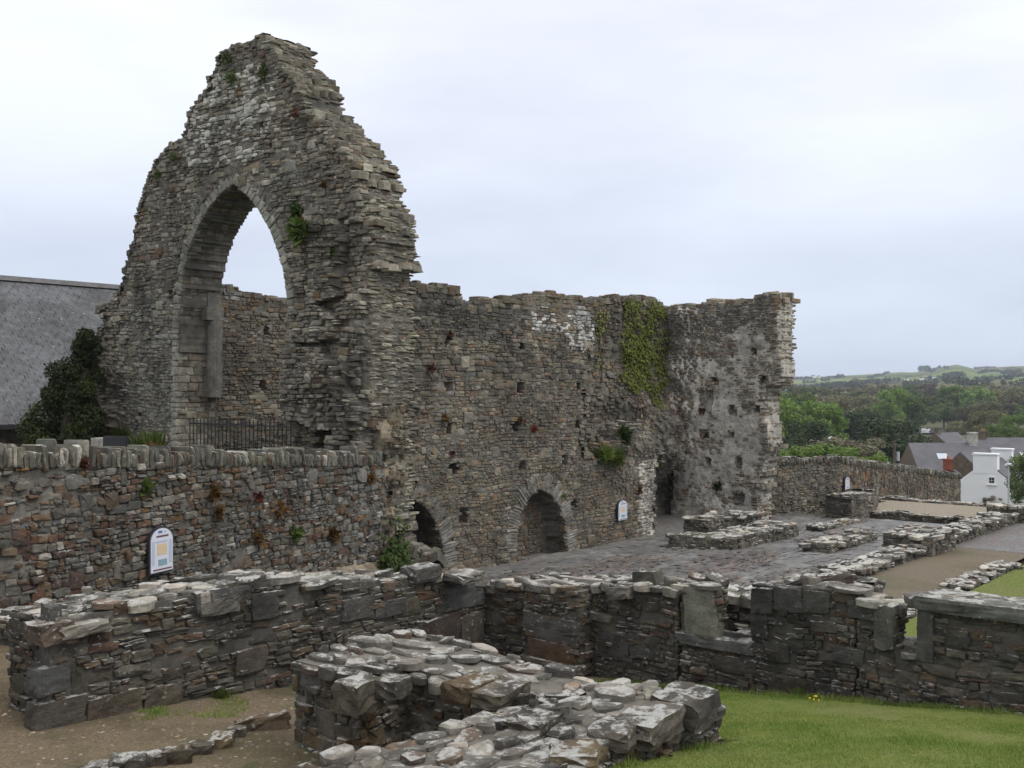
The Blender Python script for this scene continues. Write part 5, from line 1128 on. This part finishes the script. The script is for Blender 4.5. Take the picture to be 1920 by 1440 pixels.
grass('lawn_grass', 'short mown lawn grass in front of the slit wall', [LAWN], 800000, .026, M['grass'], 1)
grass('verge_grass', 'thin grass creeping over the gravel along the wall foot', [[(5.2, 9.62), (11.2, 9.7), (11.2, 8.4), (8.5, 8.6), (6.8, 8.4), (6.2, 9.1)]], 120000, .04, M['grass'], 2, lambda X, Y, r: r.random(len(X)) < np.clip(.7 * noise2(X, Y, 6, 2.2) - .06, 0, .6))
grass('verge_grass', 'sparse weeds in the soil under the slit wall', [[(9.9, 7.4), (11.25, 7.6), (11.25, 2), (11.0, 2), (10.8, 6)]], 30000, .05, M['tuft'], 3, lambda X, Y, r: r.random(len(X)) < np.clip(.5 + noise2(X, Y, 1, 2.5), 0, .8))
grass('rough_grass', 'longer untrimmed grass along the foot of the slit wall and foundation', [[(10.5, 6.6), (10.95, 6.4), (11.25, 4.5), (11.3, 2), (11.1, 2), (10.75, 4.8)], [(7.65, 4.1), (7.9, 4.1), (7.9, 5.6), (7.65, 5.6)], [(4.0, 4.12), (7.7, 4.12), (7.7, 3.95), (4.0, 3.95)]], 130000, .06, M['grass'], 4, lambda X, Y, r: r.random(len(X)) < np.clip(.35 + .8 * noise2(X, Y, 9, 2.8), 0, .9))
# loose pebbles on the gravel
W = Wall('loose_pebbles', 'loose pebbles strewn over the near gravel', 'pebbles', (6, 8, 1.0), M['stone_floor'], M['mortar'], 171, pal='block', piece='pebble', maxparts=0)
r = W.rng; n = 42000; X = r.uniform(2, 11, n); Y = r.uniform(5, 13, n); d = X * FX + Y * FY; ok = inpoly(X, Y, GRAVEL) & (d > 6); X, Y = X[ok], Y[ok]; m = len(X); a = r.uniform(0, 6.28, m); s_ = .007 + .028 * r.random(m) ** 5
W.put(np.stack([X, Y, ground_z(X, Y) + s_ * .35], 1), np.stack([np.cos(a), np.sin(a), 0 * a], 1), np.stack([-np.sin(a), np.cos(a), 0 * a], 1), (0, 0, 1), s_ * 1.3, s_, s_, palette(r, 'block', m) * r.uniform(.8, 2.2, (m, 1)))
W.finish()['kind'] = 'stuff'

# ------------------------------------------------------------------ railings, boards, slab behind the coping
rl = empty('iron_railing', (14.9, 21, 2.3), 'black iron railing of thin bars across the foot of the great arch', 'railing')
frX = Frame((14.95, 16.5), (0, 1), (-1, 0)); ya, yb_ = frX.sz(545, 800)[0], frX.sz(356, 800)[0]; nb = 27; zt_, zr = frX.sz(450, 786)[1], frX.sz(450, 797)[1]
for k in range(nb):
    s_ = ya + (yb_ - ya) * k / (nb - 1); g = MB(); p = frX.P(s_, 0); g.tube([(p[0], p[1], 2.2), (p[0], p[1], zt_ - .06), (p[0], p[1], zt_ + .02)], [.014, .014, .002], 6); g.build('bar', M['iron'], rl)
for z_ in (zr, 2.45):
    g = MB(); p, q = frX.P(ya, z_), frX.P(yb_, z_); g.box(((p[0] + q[0]) / 2, (p[1] + q[1]) / 2, z_), (.02, abs(q[1] - p[1]) + .04, .035)); g.build('rail', M['iron'], rl)
p = at_depth(217, 818, 22.5); g = MB(); g.box((p.x, p.y, 2.75), (.12, .62, 1.05), .3, .94); o = g.build('headstone', M['iron']); props(o, 'black slab headstone behind the coping at the foot of the gable', 'headstone')
p = at_depth(196, 815, 23.0); g = MB(); g.box((p.x, p.y, 2.72), (.4, .45, 1.0), .2, .92); o = g.build('stone_post', M['mortar_pale']); props(o, 'short stone post beside the black headstone and the yew', 'post')

def sign(label, fr, px0, px1, py0, py1, n):
    (a, zb), (b2, zt) = rect(fr, px0, px1, py0, py1); cx = (a + b2) / 2; w = b2 - a; h = zt - zb
    root = empty('information_board', tuple(fr.P(cx, zb, n)), label, 'sign')
    def outline(ins, e): 
        r_ = w / 2 - ins; P = [(cx - r_, zb + ins), (cx + r_, zb + ins)]; c = zt - w * .42; P += [(cx + r_, c)]
        P += [(cx + r_ * math.cos(t), c + (w * .42 - ins) * math.sin(t)) for t in np.linspace(.15, math.pi - .15, 14)] + [(cx - r_, c)]
        return [tuple(fr.P(x, z, e)) for x, z in P]
    g = MB(); g.prism(outline(0, n), fr.N * .035); g.build('back_board', M['board_dark'], root)
    g = MB(); g.prism(outline(w * .055, n + .036), fr.N * .012); g.build('panel', M['board_white'], root)
    def pr(x0, x1, z0, z1, mat, nm='print'):
        X0, X1, Z0, Z1 = a + w * x0, a + w * x1, zb + h * z0, zb + h * z1; g = MB(); g.prism([tuple(fr.P(x, z, n + .049)) for x, z in ((X0, Z0), (X1, Z0), (X1, Z1), (X0, Z1))], fr.N * .002); g.build(nm, M[mat], root)
    pr(.34, .50, .862, .91, 'print_blue', 'emblem'); pr(.58, .66, .865, .90, 'print_pale', 'emblem'); pr(.27, .76, .775, .812, 'print_red', 'title'); pr(.30, .70, .40, .63, 'print_tan', 'picture'); pr(.34, .70, .17, .30, 'print_teal', 'picture')
    pr(.14, .9, .075, .105, 'print_red', 'caption'); pr(.10, .2, .20, .70, 'print_pale', 'text_column'); pr(.78, .9, .20, .70, 'print_pale', 'text_column'); pr(.24, .72, .66, .70, 'print_pale', 'text_column')
    return root
sign('white arch-topped information board with dark edge on the coped rubble wall', frC, 270, 316, 986, 1074, .06)
sign('white arch-topped information board on the nave wall by the plaster jamb', frN, 1153, 1171, 936, 976, .06)
sign('small white information board on the distant boundary wall', fb2, 1579, 1588, 893, 919, .06)
o = obj('quoin', mesh_py('quoin', [], [], None)) if False else None

# ------------------------------------------------------------------ hills, woods, village
def crest(px):
    return np.interp(px, [-3000, -400, 400, 1200, 1489, 1540, 1575, 1640, 1676, 1700, 1722, 1733, 1744, 1752, 1770, 1793, 1812, 1830, 1855, 1915, 2000, 2400, 4500], [712, 714, 716, 712, 708, 706, 704, 700, 697, 698, 697, 693.5, 696, 694, 687, 683, 687, 692, 688, 687, 684, 696, 706])
az = np.r_[np.linspace(-70, 20, 60), np.linspace(20.5, 32, 110), np.linspace(33, 75, 30)]      # degrees to the right of the view direction
rs = np.r_[np.array([395, 430, 470, 520, 600, 700, 850, 1000, 1200, 1450, 1700]), np.linspace(1900, 3000, 14), np.array([3400, 4200])]
A_, R_ = np.meshgrid(az, rs, indexing='ij'); pxa = 960 + FPX * np.tan(np.radians(np.clip(A_, -80, 78)))
ct_ = crest(np.clip(pxa, -3000, 4500)); dep = R_ * np.cos(np.radians(A_))
zc_ = EYE + (727 - ct_) / FPX * 2600 * np.maximum(np.cos(np.radians(A_)), .3)
prof = np.interp(R_, [395, 520, 1000, 1450, 1900, 2200, 2600, 3000, 4200], [0, .0, .28, .42, .62, .80, 1.0, .93, .5])
Z_ = -10.6 + (zc_ + 10.6) * prof + 1.5 * noise2(A_ * 1.2, R_ * .004, 3.0, 1.0) * np.clip((R_ - 500) / 800, 0, 1)
th = HEAD - np.radians(A_); Vh = np.stack([R_ * np.cos(th), R_ * np.sin(th), Z_], -1).reshape(-1, 3); na, nr_ = A_.shape
i, k = np.meshgrid(np.arange(na - 1), np.arange(nr_ - 1), indexing='ij'); i, k = i.ravel(), k.ravel(); Q = np.stack([i * nr_ + k, i * nr_ + k + 1, (i + 1) * nr_ + k + 1, (i + 1) * nr_ + k], 1)
o = obj('hills', mesh_np('hills', Vh, np.full(len(Q), 4), Q.ravel(), M['hills'], True)); o['kind'] = 'structure'
def pol(px, d, z=None):
    r_ = ray(px, 727); return Vector((r_[0] * d, r_[1] * d, ground_z(r_[0] * d, r_[1] * d) if z is None else z))
# river between the village and the wood
g = MB(); P = [pol(1400, 335, -9.9), pol(2500, 335, -9.9), pol(2500, 372, -9.9), pol(1400, 372, -9.9)]; g.add(P, [(0, 1, 2, 3)]); o = g.build('river', M['water']); o['kind'] = 'structure'

def crown_round(seed, n, squat=1.0):
    r = np.random.default_rng(seed); C, R = [], []
    for k in range(34):
        f = r.random(); zc = .30 + .62 * f; wd = .40 * math.sqrt(max(1 - ((zc - .58) / .46) ** 2, .05)); a = r.uniform(0, 6.28); q = wd * math.sqrt(r.random())
        C.append((q * math.cos(a) * squat, q * math.sin(a) * squat, zc)); R.append(r.uniform(.07, .15))
    return C, R
def crown_cone(seed, n):
    r = np.random.default_rng(seed); C, R = [], []
    for k in range(40):
        f = r.random() ** 1.3; zc = .08 + .88 * f; wd = .34 * (1 - f) + .02; a = r.uniform(0, 6.28); C.append((wd * math.cos(a), wd * math.sin(a), zc)); R.append((.05 + .11 * (1 - f)))
    return C, R
CRN = {}
def crown_mesh(kind, mat, var, n, size):
    key = (kind, mat, var, n)
    if key not in CRN:
        C, R = (crown_cone if kind == 'cone' else crown_round)(50 + var * 7 + (100 if kind == 'cone' else 0), n, *([1.25] if kind == 'broad' else [])); CRN[key] = leaf_cloud('crown', C, R, n, size, M[mat], 60 + var, shell=.35)
    return CRN[key]
trunk_me = MB().tube([(0, 0, -.05), (0.01, 0, .25), (0, .01, .5)], [.03, .022, .012], 7).tube([(0.01, 0, .28), (.12, .05, .52), (.18, .06, .66)], [.014, .009, .004], 5).tube([(0.0, 0, .32), (-.11, -.06, .56), (-.15, -.1, .7)], [.014, .009, .004], 5)
trunk_data = mesh_py('trunk', trunk_me.V, trunk_me.F, M['bark'])
def tree(label, px, d, top_py, base_z, kind, mat, var, wscale, group, n=1500, size=.055):
    p = pol(px, d, base_z); h = EYE + (727 - top_py) / FPX * d - p.z
    root = empty('conifer_tree' if kind == 'cone' else 'broadleaf_tree', p, label, 'tree', group); root.scale = (h * wscale, h * wscale, h); root.rotation_euler = (0, 0, (px * 1.37) % 6.28)
    for nm, me in (('crown', crown_mesh(kind, mat, var, n, size)), ('trunk', trunk_data)):
        o = bpy.data.objects.new(nm, me); o.parent = root; COL.objects.link(o)
    return root
NAMES = {'leaf_fresh': 'fresh green', 'leaf_mid': 'mid green', 'leaf_olive': 'olive brown', 'leaf_grey': 'greyish', 'leaf_dark': 'dark', 'leaf_pale': 'pale'}
ORD = ['first', 'second', 'third', 'fourth', 'fifth', 'sixth', 'seventh', 'eighth', 'ninth', 'tenth', 'eleventh', 'twelfth', 'thirteenth', 'fourteenth', 'fifteenth', 'sixteenth', 'seventeenth', 'eighteenth', 'nineteenth', 'twentieth']
ROWS = [
 ('on the skyline of the wood', 560, 'trees on the skyline of the wood', [(1480, 722, 'leaf_olive'), (1512, 724, 'leaf_mid'), (1545, 726, 'leaf_olive'), (1580, 726, 'leaf_grey'), (1612, 728, 'leaf_olive'), (1640, 718, 'leaf_grey'), (1672, 722, 'leaf_olive'), (1705, 722, 'leaf_mid'), (1738, 718, 'leaf_grey'), (1770, 726, 'leaf_olive'), (1800, 722, 'leaf_olive'), (1835, 722, 'leaf_mid'), (1868, 720, 'leaf_grey'), (1900, 724, 'leaf_olive'), (1935, 722, 'leaf_olive')]),
 ('in the middle row of the wood', 460, 'trees in the middle row of the wood', [(1470, 735, 'leaf_fresh'), (1500, 742, 'leaf_olive'), (1530, 745, 'leaf_grey'), (1562, 742, 'leaf_olive'), (1595, 735, 'leaf_mid'), (1630, 742, 'leaf_olive'), (1672, 728, 'leaf_fresh'), (1710, 742, 'leaf_mid'), (1745, 740, 'leaf_olive'), (1785, 722, 'leaf_fresh'), (1832, 728, 'leaf_fresh'), (1870, 730, 'leaf_olive'), (1910, 732, 'leaf_olive')]),
 ('on the far bank of the river', 385, 'trees on the far bank of the river', [(1470, 740, 'leaf_mid'), (1505, 752, 'leaf_fresh'), (1545, 755, 'leaf_fresh'), (1585, 758, 'leaf_grey'), (1622, 760, 'leaf_olive'), (1660, 752, 'leaf_mid'), (1700, 752, 'leaf_mid'), (1735, 762, 'leaf_mid'), (1770, 755, 'leaf_mid'), (1808, 762, 'leaf_olive'), (1845, 752, 'leaf_olive'), (1885, 755, 'leaf_olive'), (1925, 758, 'leaf_fresh')]),
]
for row, d, grp, L in ROWS:
    for q, (px, py, mt) in enumerate(L):
        tree(f'{NAMES[mt]} tree {row}, {ORD[q]} from the ruined end wall', px, d + (q * 37 % 23) - 10, py, -10.6 if d < 500 else -7.5, 'broad' if mt != 'leaf_fresh' else 'round', mt, q % 4, 1.05 + .15 * ((q * 7) % 3), grp, 3600, .042)
NT = [('tall fresh green tree rising at the broken edge of the end wall', 1470, 165, 742, 'round', 'leaf_fresh', 1.0), ('tall mid green tree second from the end wall edge', 1500, 190, 735, 'round', 'leaf_mid', 1.0), ('spreading fresh green tree behind the slim pointed conifer', 1528, 175, 750, 'round', 'leaf_fresh', 1.05), ('bare greyish tree over the wide dark cedars', 1570, 240, 742, 'broad', 'leaf_grey', 1.0), ('round bright tree towering over the river wood', 1678, 330, 728, 'round', 'leaf_fresh', 1.0), ('dark mid green tree behind the pale willow', 1718, 330, 742, 'round', 'leaf_mid', 1.1), ('dark bushy tree just beyond the ruined end wall', 1490, 170, 765, 'round', 'leaf_mid', 1.1), ('dense dark green tree above the boundary wall coping', 1518, 150, 790, 'round', 'leaf_dark', 1.2), ('tall fresh green tree behind the dark garden trees', 1545, 210, 765, 'round', 'leaf_fresh', 1.0), ('wide dark cedar left of the red chimney stack', 1592, 200, 768, 'broad', 'leaf_dark', 1.2), ('wide dark cedar right of the red chimney stack', 1632, 205, 772, 'broad', 'leaf_dark', 1.2),
 ('dark green conifer mass beside the utility pole', 1672, 130, 788, 'round', 'leaf_dark', 1.35), ('pale silvery willow behind the dark conifer mass', 1690, 150, 782, 'round', 'leaf_pale', .9), ('slim pointed conifer over the boundary wall', 1499, 120, 805, 'cone', 'leaf_dark', .9), ('bright green shrub over the shaded boundary wall', 1512, 62, 838, 'broad', 'leaf_fresh', 1.6), ('bright green shrub left of the small gable', 1538, 60, 835, 'broad', 'leaf_fresh', 1.6), ('yellow-green shrub right of the red chimney stack', 1628, 66, 852, 'broad', 'leaf_fresh', 1.4), ('russet hedge tree behind the red chimney stack', 1590, 110, 818, 'broad', 'leaf_grey', 1.6),
 ('olive tree on the slope above the slate roofs', 1850, 260, 768, 'broad', 'leaf_olive', 1.1), ('fresh green tree over the slate roofs at the right edge', 1895, 230, 778, 'broad', 'leaf_fresh', 1.1), ('fresh green tree on the near bank above the white chimneys', 1868, 215, 798, 'broad', 'leaf_fresh', 1.2), ('dark rounded bush beside the white house at the right edge', 1928, 80, 846, 'round', 'leaf_mid', .75), ('pale hedge shrub at the right edge below the dark bush', 1934, 70, 900, 'broad', 'leaf_mid', .9), ('olive scrub on the near river bank', 1790, 300, 790, 'broad', 'leaf_olive', 1.2), ('olive scrub beside the boat on the river', 1825, 290, 788, 'broad', 'leaf_olive', 1.3), ('low shrub in front of the white house', 1862, 92, 926, 'broad', 'leaf_grey', 1.4)]
for q, (lb, px, d, py, kd, mt, wsc) in enumerate(NT): tree(lb, px, d, py, None if d < 330 else -10.6, kd, mt, q % 4, wsc, None, 7000, .026)
# undifferentiated wood filling the slopes behind
r = np.random.default_rng(12); C, R = [], []
for k in range(420):
    px, d = r.uniform(1300, 2100), r.uniform(480, 720); p = pol(px, d, -9.5 + r.uniform(0, 4) + (d - 395) * .008); C.append(p); R.append(r.uniform(2.5, 4.6))
o = obj('wood', leaf_cloud('wood', C, R, 30000, 1.0, M['leaf_mid'], 5, shell=.5)); props(o, 'distant olive-green wood filling the valley side below the hills', 'wood', kind='stuff')

C, R = [], []
def hz(px, d):
    a = math.degrees(math.atan((px - 960) / FPX)); i_ = min(range(len(az)), key=lambda q: abs(az[q] - a)); R0 = d / math.cos(math.radians(a)); return float(np.interp(R0, rs, Z_[i_]))
for k in range(75):
    d = r.choice([700, 900, 1150, 1400, 1750, 2100, 2450]) * r.uniform(.97, 1.03); px = r.uniform(1440, 1960); L = r.integers(1, 9); dx = r.uniform(-1, 1)
    for j in range(L):
        dd = d + j * 9 * dx; pp = px + j * 6.5 * FPX / d / 1.2; C.append(pol(pp, dd, hz(pp, dd) + 2.5)); R.append(r.uniform(2.5, 4.5))
for j in range(14): C.append(pol(1733 + r.uniform(-7, 7), 2560, hz(1733, 2560) + 6)); R.append(8)
for j in range(10): C.append(pol(1856 + r.uniform(-9, 9), 2560, hz(1856, 2560) + 3)); R.append(6)
o = obj('hedgerow_trees', leaf_cloud('hedgerow_trees', C, R, 24000, 1.7, M['leaf_dark'], 15, shell=.3)); props(o, 'hedgerows and copses dotted over the far green hills', 'hedgerows', kind='stuff')
# far white farmhouses and hedged trees on the hills
for q, (px, py, d, w) in enumerate(((1525, 706, 2300, 10), (1535, 707, 2300, 8), (1728, 711, 1500, 9), (1737, 712, 1480, 8), (1747, 709, 1550, 13), (1752, 735, 720, 6), (1832, 704, 1900, 8), (1840, 703.5, 1900, 6), (1700, 712, 1500, 6), (1782, 709, 1600, 7))):
    p = at_depth(px, py, d); root = empty('farmhouse', p, f'tiny white farmhouse on the far hillside, {ORD[q]} of those listed from the ruin'.replace(' of those listed from the ruin', ' in the scattered line of white specks'), 'house', 'white farmhouses on the far hills')
    g = MB(); g.box((p.x, p.y, p.z - 1.5), (w, w * .6, 6)); g.build('wall', M['white_render'], root); g = MB(); g.prism([(p.x - w * .52, p.y - w * .33, p.z + 1.5), (p.x - w * .52, p.y + w * .33, p.z + 1.5), (p.x - w * .52, p.y, p.z + 3.6)], (w * 1.04, 0, 0)); g.build('roof', M['roof_far'], root)

def house(name, label, px, d, gable_w, length, eave_h, ridge_h, rz, zb, wallm, roofm, chim=(), windows=(), skylights=(), overhang=.15):
    """gabled house: local x along the ridge, local y across; the gable end at x=0 is the near one"""
    p = pol(px, d, zb); root = empty(name, p, label, 'house'); root.rotation_euler = (0, 0, rz); G = gable_w / 2; Mx = Matrix.Translation(p) @ Matrix.Rotation(rz, 4, 'Z')
    def part(nm, g, mat, par=root):
        me = mesh_py(nm, g.V, g.F, mat); o = bpy.data.objects.new(nm, me); o.parent = par; COL.objects.link(o); return o
    g = MB(); g.prism([(0, -G, -1), (0, G, -1), (0, G, eave_h), (0, 0, ridge_h), (0, -G, eave_h)], (length, 0, 0)); part('wall', g, M[wallm])
    k = (ridge_h - eave_h) / G
    for sgn in (-1, 1):
        e = (G + overhang) * sgn; g = MB(); zl_ = eave_h - overhang * k; g.prism([(.06, 0, ridge_h + .03), (.06, e, zl_ + .03), (.06, e, zl_ + .12), (.06, 0, ridge_h + .12)], (length - .1, 0, 0)); rf = part('roof', g, M[roofm])
        for (sx, f_, sw, sh) in skylights:
            if sgn > 0: continue
            y_ = e * f_; z_ = ridge_h + .12 - (ridge_h - zl_) * f_; g = MB(); dy, dz = sh * G / math.hypot(G, ridge_h - eave_h), sh * (ridge_h - eave_h) / math.hypot(G, ridge_h - eave_h)
            g.prism([(sx, y_, z_), (sx + sw, y_, z_), (sx + sw, y_ + dy * sgn, z_ - dz), (sx, y_ + dy * sgn, z_ - dz)], (0, .03 * sgn, .06)); part('skylight', g, M['glass_bright'], rf)
    for (cx, cw, cd, ch, mt, pots) in chim:
        g = MB(); g.box((cx, 0, ridge_h + ch / 2 - .5), (cd, cw, ch + 1.0)); g.box((cx, 0, ridge_h + ch + .05), (cd + .14, cw + .14, .14)); c_ = part('chimney', g, M[mt])
        for q in range(pots):
            g = MB(); yy = (q - (pots - 1) / 2) * cw / max(pots, 1); g.tube([(cx, yy, ridge_h + ch + .1), (cx, yy, ridge_h + ch + .45)], [.13, .10], 8); part('chimney_pot', g, M['terracotta'], c_)
    for (y_, z_, w_, h_) in windows:
        g = MB(); g.box((-.03, y_, z_), (.06, w_ + .24, h_ + .24)); g.box((-.06, y_, z_ - h_ / 2 - .14), (.16, w_ + .36, .1)); f_ = part('window', g, M['white_render'])
        for dy in (-1, 1):
            for dz in (-1, 1): g = MB(); g.box((-.07, y_ + dy * w_ * .25, z_ + dz * h_ * .25), (.03, w_ * .42, h_ * .42)); part('pane', g, M['glass'], f_)
    return root
# the white gable faces the camera
rzh = HEAD - rad(38)
house('white_cottage', 'white rendered cottage with twin chimneys and a small gable window', 1847, 92, 5.2, 6.5, 1.55, 3.6, rzh, -5.7, 'white_render', 'roof_far', chim=((.37, 1.95, .8, .62, 'white_render', 0), (5.9, 1.7, .8, .8, 'white_render', 0)), windows=((-.55, 2.05, .42, .5),), overhang=.05)
house('slate_house', 'long slate-roofed house with skylights behind the boundary wall', 1702, 120, 8.0, 16, 2.0, 4.6, HEAD - rad(96), -6.6, 'far_stone', 'roof_far', chim=((7.0, .9, .9, 1.2, 'mortar_pale', 0),), skylights=((2.6, .42, 1.1, 1.0), (11.5, .35, 1.5, .9)))
house('slate_house', 'low slate-roofed terrace at the right edge above the white cottage', 1815, 150, 7.0, 24, 2.6, 5.2, HEAD - rad(93), -8.0, 'far_stone', 'roof_far', chim=((2.0, .8, .8, .9, 'far_stone', 2), (9.5, .8, .8, 1.0, 'far_stone', 3)), skylights=((16, .5, 1.2, .9),))
house('stone_house', 'brown stone gable with a brick-topped window left of the white cottage', 1800, 106, 3.9, 8, 2.1, 3.9, HEAD - rad(40), -6.1, 'far_stone', 'roof_far', windows=((-.1, .9, .7, 1.0),))
house('brick_stack_house', 'small slate house with a tall red brick chimney stack and pots', 1588, 66, 3.2, 4, .6, 1.1, HEAD - rad(90), -2.7, 'far_stone', 'roof_far', chim=((.8, 1.0, .95, 1.0, 'brick_red', 4),))
house('slate_house', 'small grey gable peeping over the boundary wall left of the red stack', 1556, 62, 2.2, 5, .6, 1.75, HEAD - rad(36), -2.7, 'mortar_pale', 'roof_far', chim=((.4, .5, .5, .5, 'far_stone', 1),))
house('slate_house', 'far slate roof beside the river boat', 1752, 210, 6, 7, 2.0, 4.2, HEAD - rad(60), -8.9, 'far_stone', 'roof_far', chim=((1, .9, .9, 1.0, 'far_stone', 0),))
house('brick_stack_house', 'low house with an orange-brick chimney in front of the slate roofs', 1778, 103, 2.0, 3, .8, 1.4, HEAD - rad(20), -4.9, 'far_stone', 'roof_far', chim=((.4, .9, .8, .8, 'brick_red', 1),))

p = pol(1677, 84); up_ = empty('utility_pole', p, 'wooden utility pole with small transformer beside the dark conifer mass', 'pole'); zt_ = at_depth(1677, 826, 84).z
g = MB(); g.tube([(p.x, p.y, p.z - .5), (p.x, p.y, zt_)], [.13, .1], 8); g.build('post', M['pole'], up_); g = MB(); g.box((p.x, p.y, zt_ - .35), (.9, .12, .12), HEAD - 1.57); g.build('crossarm', M['pole'], up_); g = MB(); g.tube([(p.x + .25, p.y - .2, zt_ - 1.6), (p.x + .25, p.y - .2, zt_ - .9)], .13, 8); g.build('transformer', M['steel'], up_)
p = pol(1891, 78); sl_ = empty('street_lamp', p, 'slender grey street lamp in front of the white cottage', 'street lamp'); zt_ = at_depth(1891, 874, 78).z
g = MB(); g.tube([(p.x, p.y, p.z - .3), (p.x, p.y, zt_)], [.08, .05], 8); g.build('post', M['steel'], sl_); g = MB(); g.tube([(p.x - .26, p.y + .2, zt_), (p.x - .1, p.y + .08, zt_ + .11), (p.x + .12, p.y - .09, zt_ + .11), (p.x + .24, p.y - .18, zt_)], [.04, .13, .13, .04], 8); g.build('lamp_head', M['steel'], sl_)
p = pol(1735, 345, -9.9); bt = empty('sailing_boat', p, 'moored white sailing boat with a bare mast on the river', 'boat'); g = MB()
V = []; 
for x_, w_, z0_, z1_ in ((-1.3, .5, .1, .7), (-.4, .7, -.1, .65), (.7, .6, -.1, .75), (1.6, .05, .5, .95)):
    for s_, z_ in ((-w_, z1_), (-w_ * .6, z0_), (w_ * .6, z0_), (w_, z1_)): V.append((p.x + RX * x_ - FX * s_ * .6, p.y + RY * x_ - FY * s_ * .6, p.z + z_))
F = [(4 * i + j, 4 * i + j + 1, 4 * i + 5 + j, 4 * i + 4 + j) for i in range(3) for j in range(3)] + [(4 * i, 4 * i + 4, 4 * i + 7, 4 * i + 3) for i in range(3)] + [(0, 1, 2, 3), (12, 15, 14, 13)]
g.add(V, F); g.build('hull', M['boat'], bt); g = MB(); g.tube([(p.x, p.y, p.z + .6), (p.x, p.y, p.z + 5.2)], [.08, .05], 6); g.build('mast', M['steel'], bt); g = MB(); g.box((p.x - RX * .6, p.y - RY * .6, p.z + .85), (1.0, .6, .35), HEAD - 1.57); g.build('cabin', M['boat'], bt)
# gull on the small chimney
p = at_depth(1556, 823, 61.5); g = MB(); S_ = .55; p0_ = p
g.tube([p0_ + (q - p0_) * S_ for q in (p + Vector((RX * -.22, RY * -.22, .02)), p + Vector((RX * -.1, RY * -.1, .08)), p + Vector((RX * .06, RY * .06, .12)), p + Vector((RX * .12, RY * .12, .22)), p + Vector((RX * .17, RY * .17, .27)), p + Vector((RX * .24, RY * .24, .26)))], [.01, .045, .055, .03, .03, .006], 8); g.tube([p + Vector((0, 0, -.12)), p + Vector((0, 0, .05))], .012, 5); o = g.build('gull', M['bird'], None, True); props(o, 'white gull perched on the small chimney over the boundary wall', 'gull')

# ------------------------------------------------------------------ thin valley air
HAZE = 0.00017
if HAZE:
    m = bpy.data.materials.new('valley_air'); m.use_nodes = True; n_, l_ = m.node_tree.nodes, m.node_tree.links; n_.clear(); oo = n_.new('ShaderNodeOutputMaterial'); pv = n_.new('ShaderNodeVolumePrincipled')
    pv.inputs['Color'].default_value = (.80, .87, 1.0, 1); pv.inputs['Density'].default_value = HAZE; l_.new(pv.outputs[0], oo.inputs['Volume'])
    g = MB(); g.box((0, 0, 40), (9400, 9400, 110)); o = g.build('haze', m); props(o, 'thin pale air over the valley', 'haze', kind='stuff')
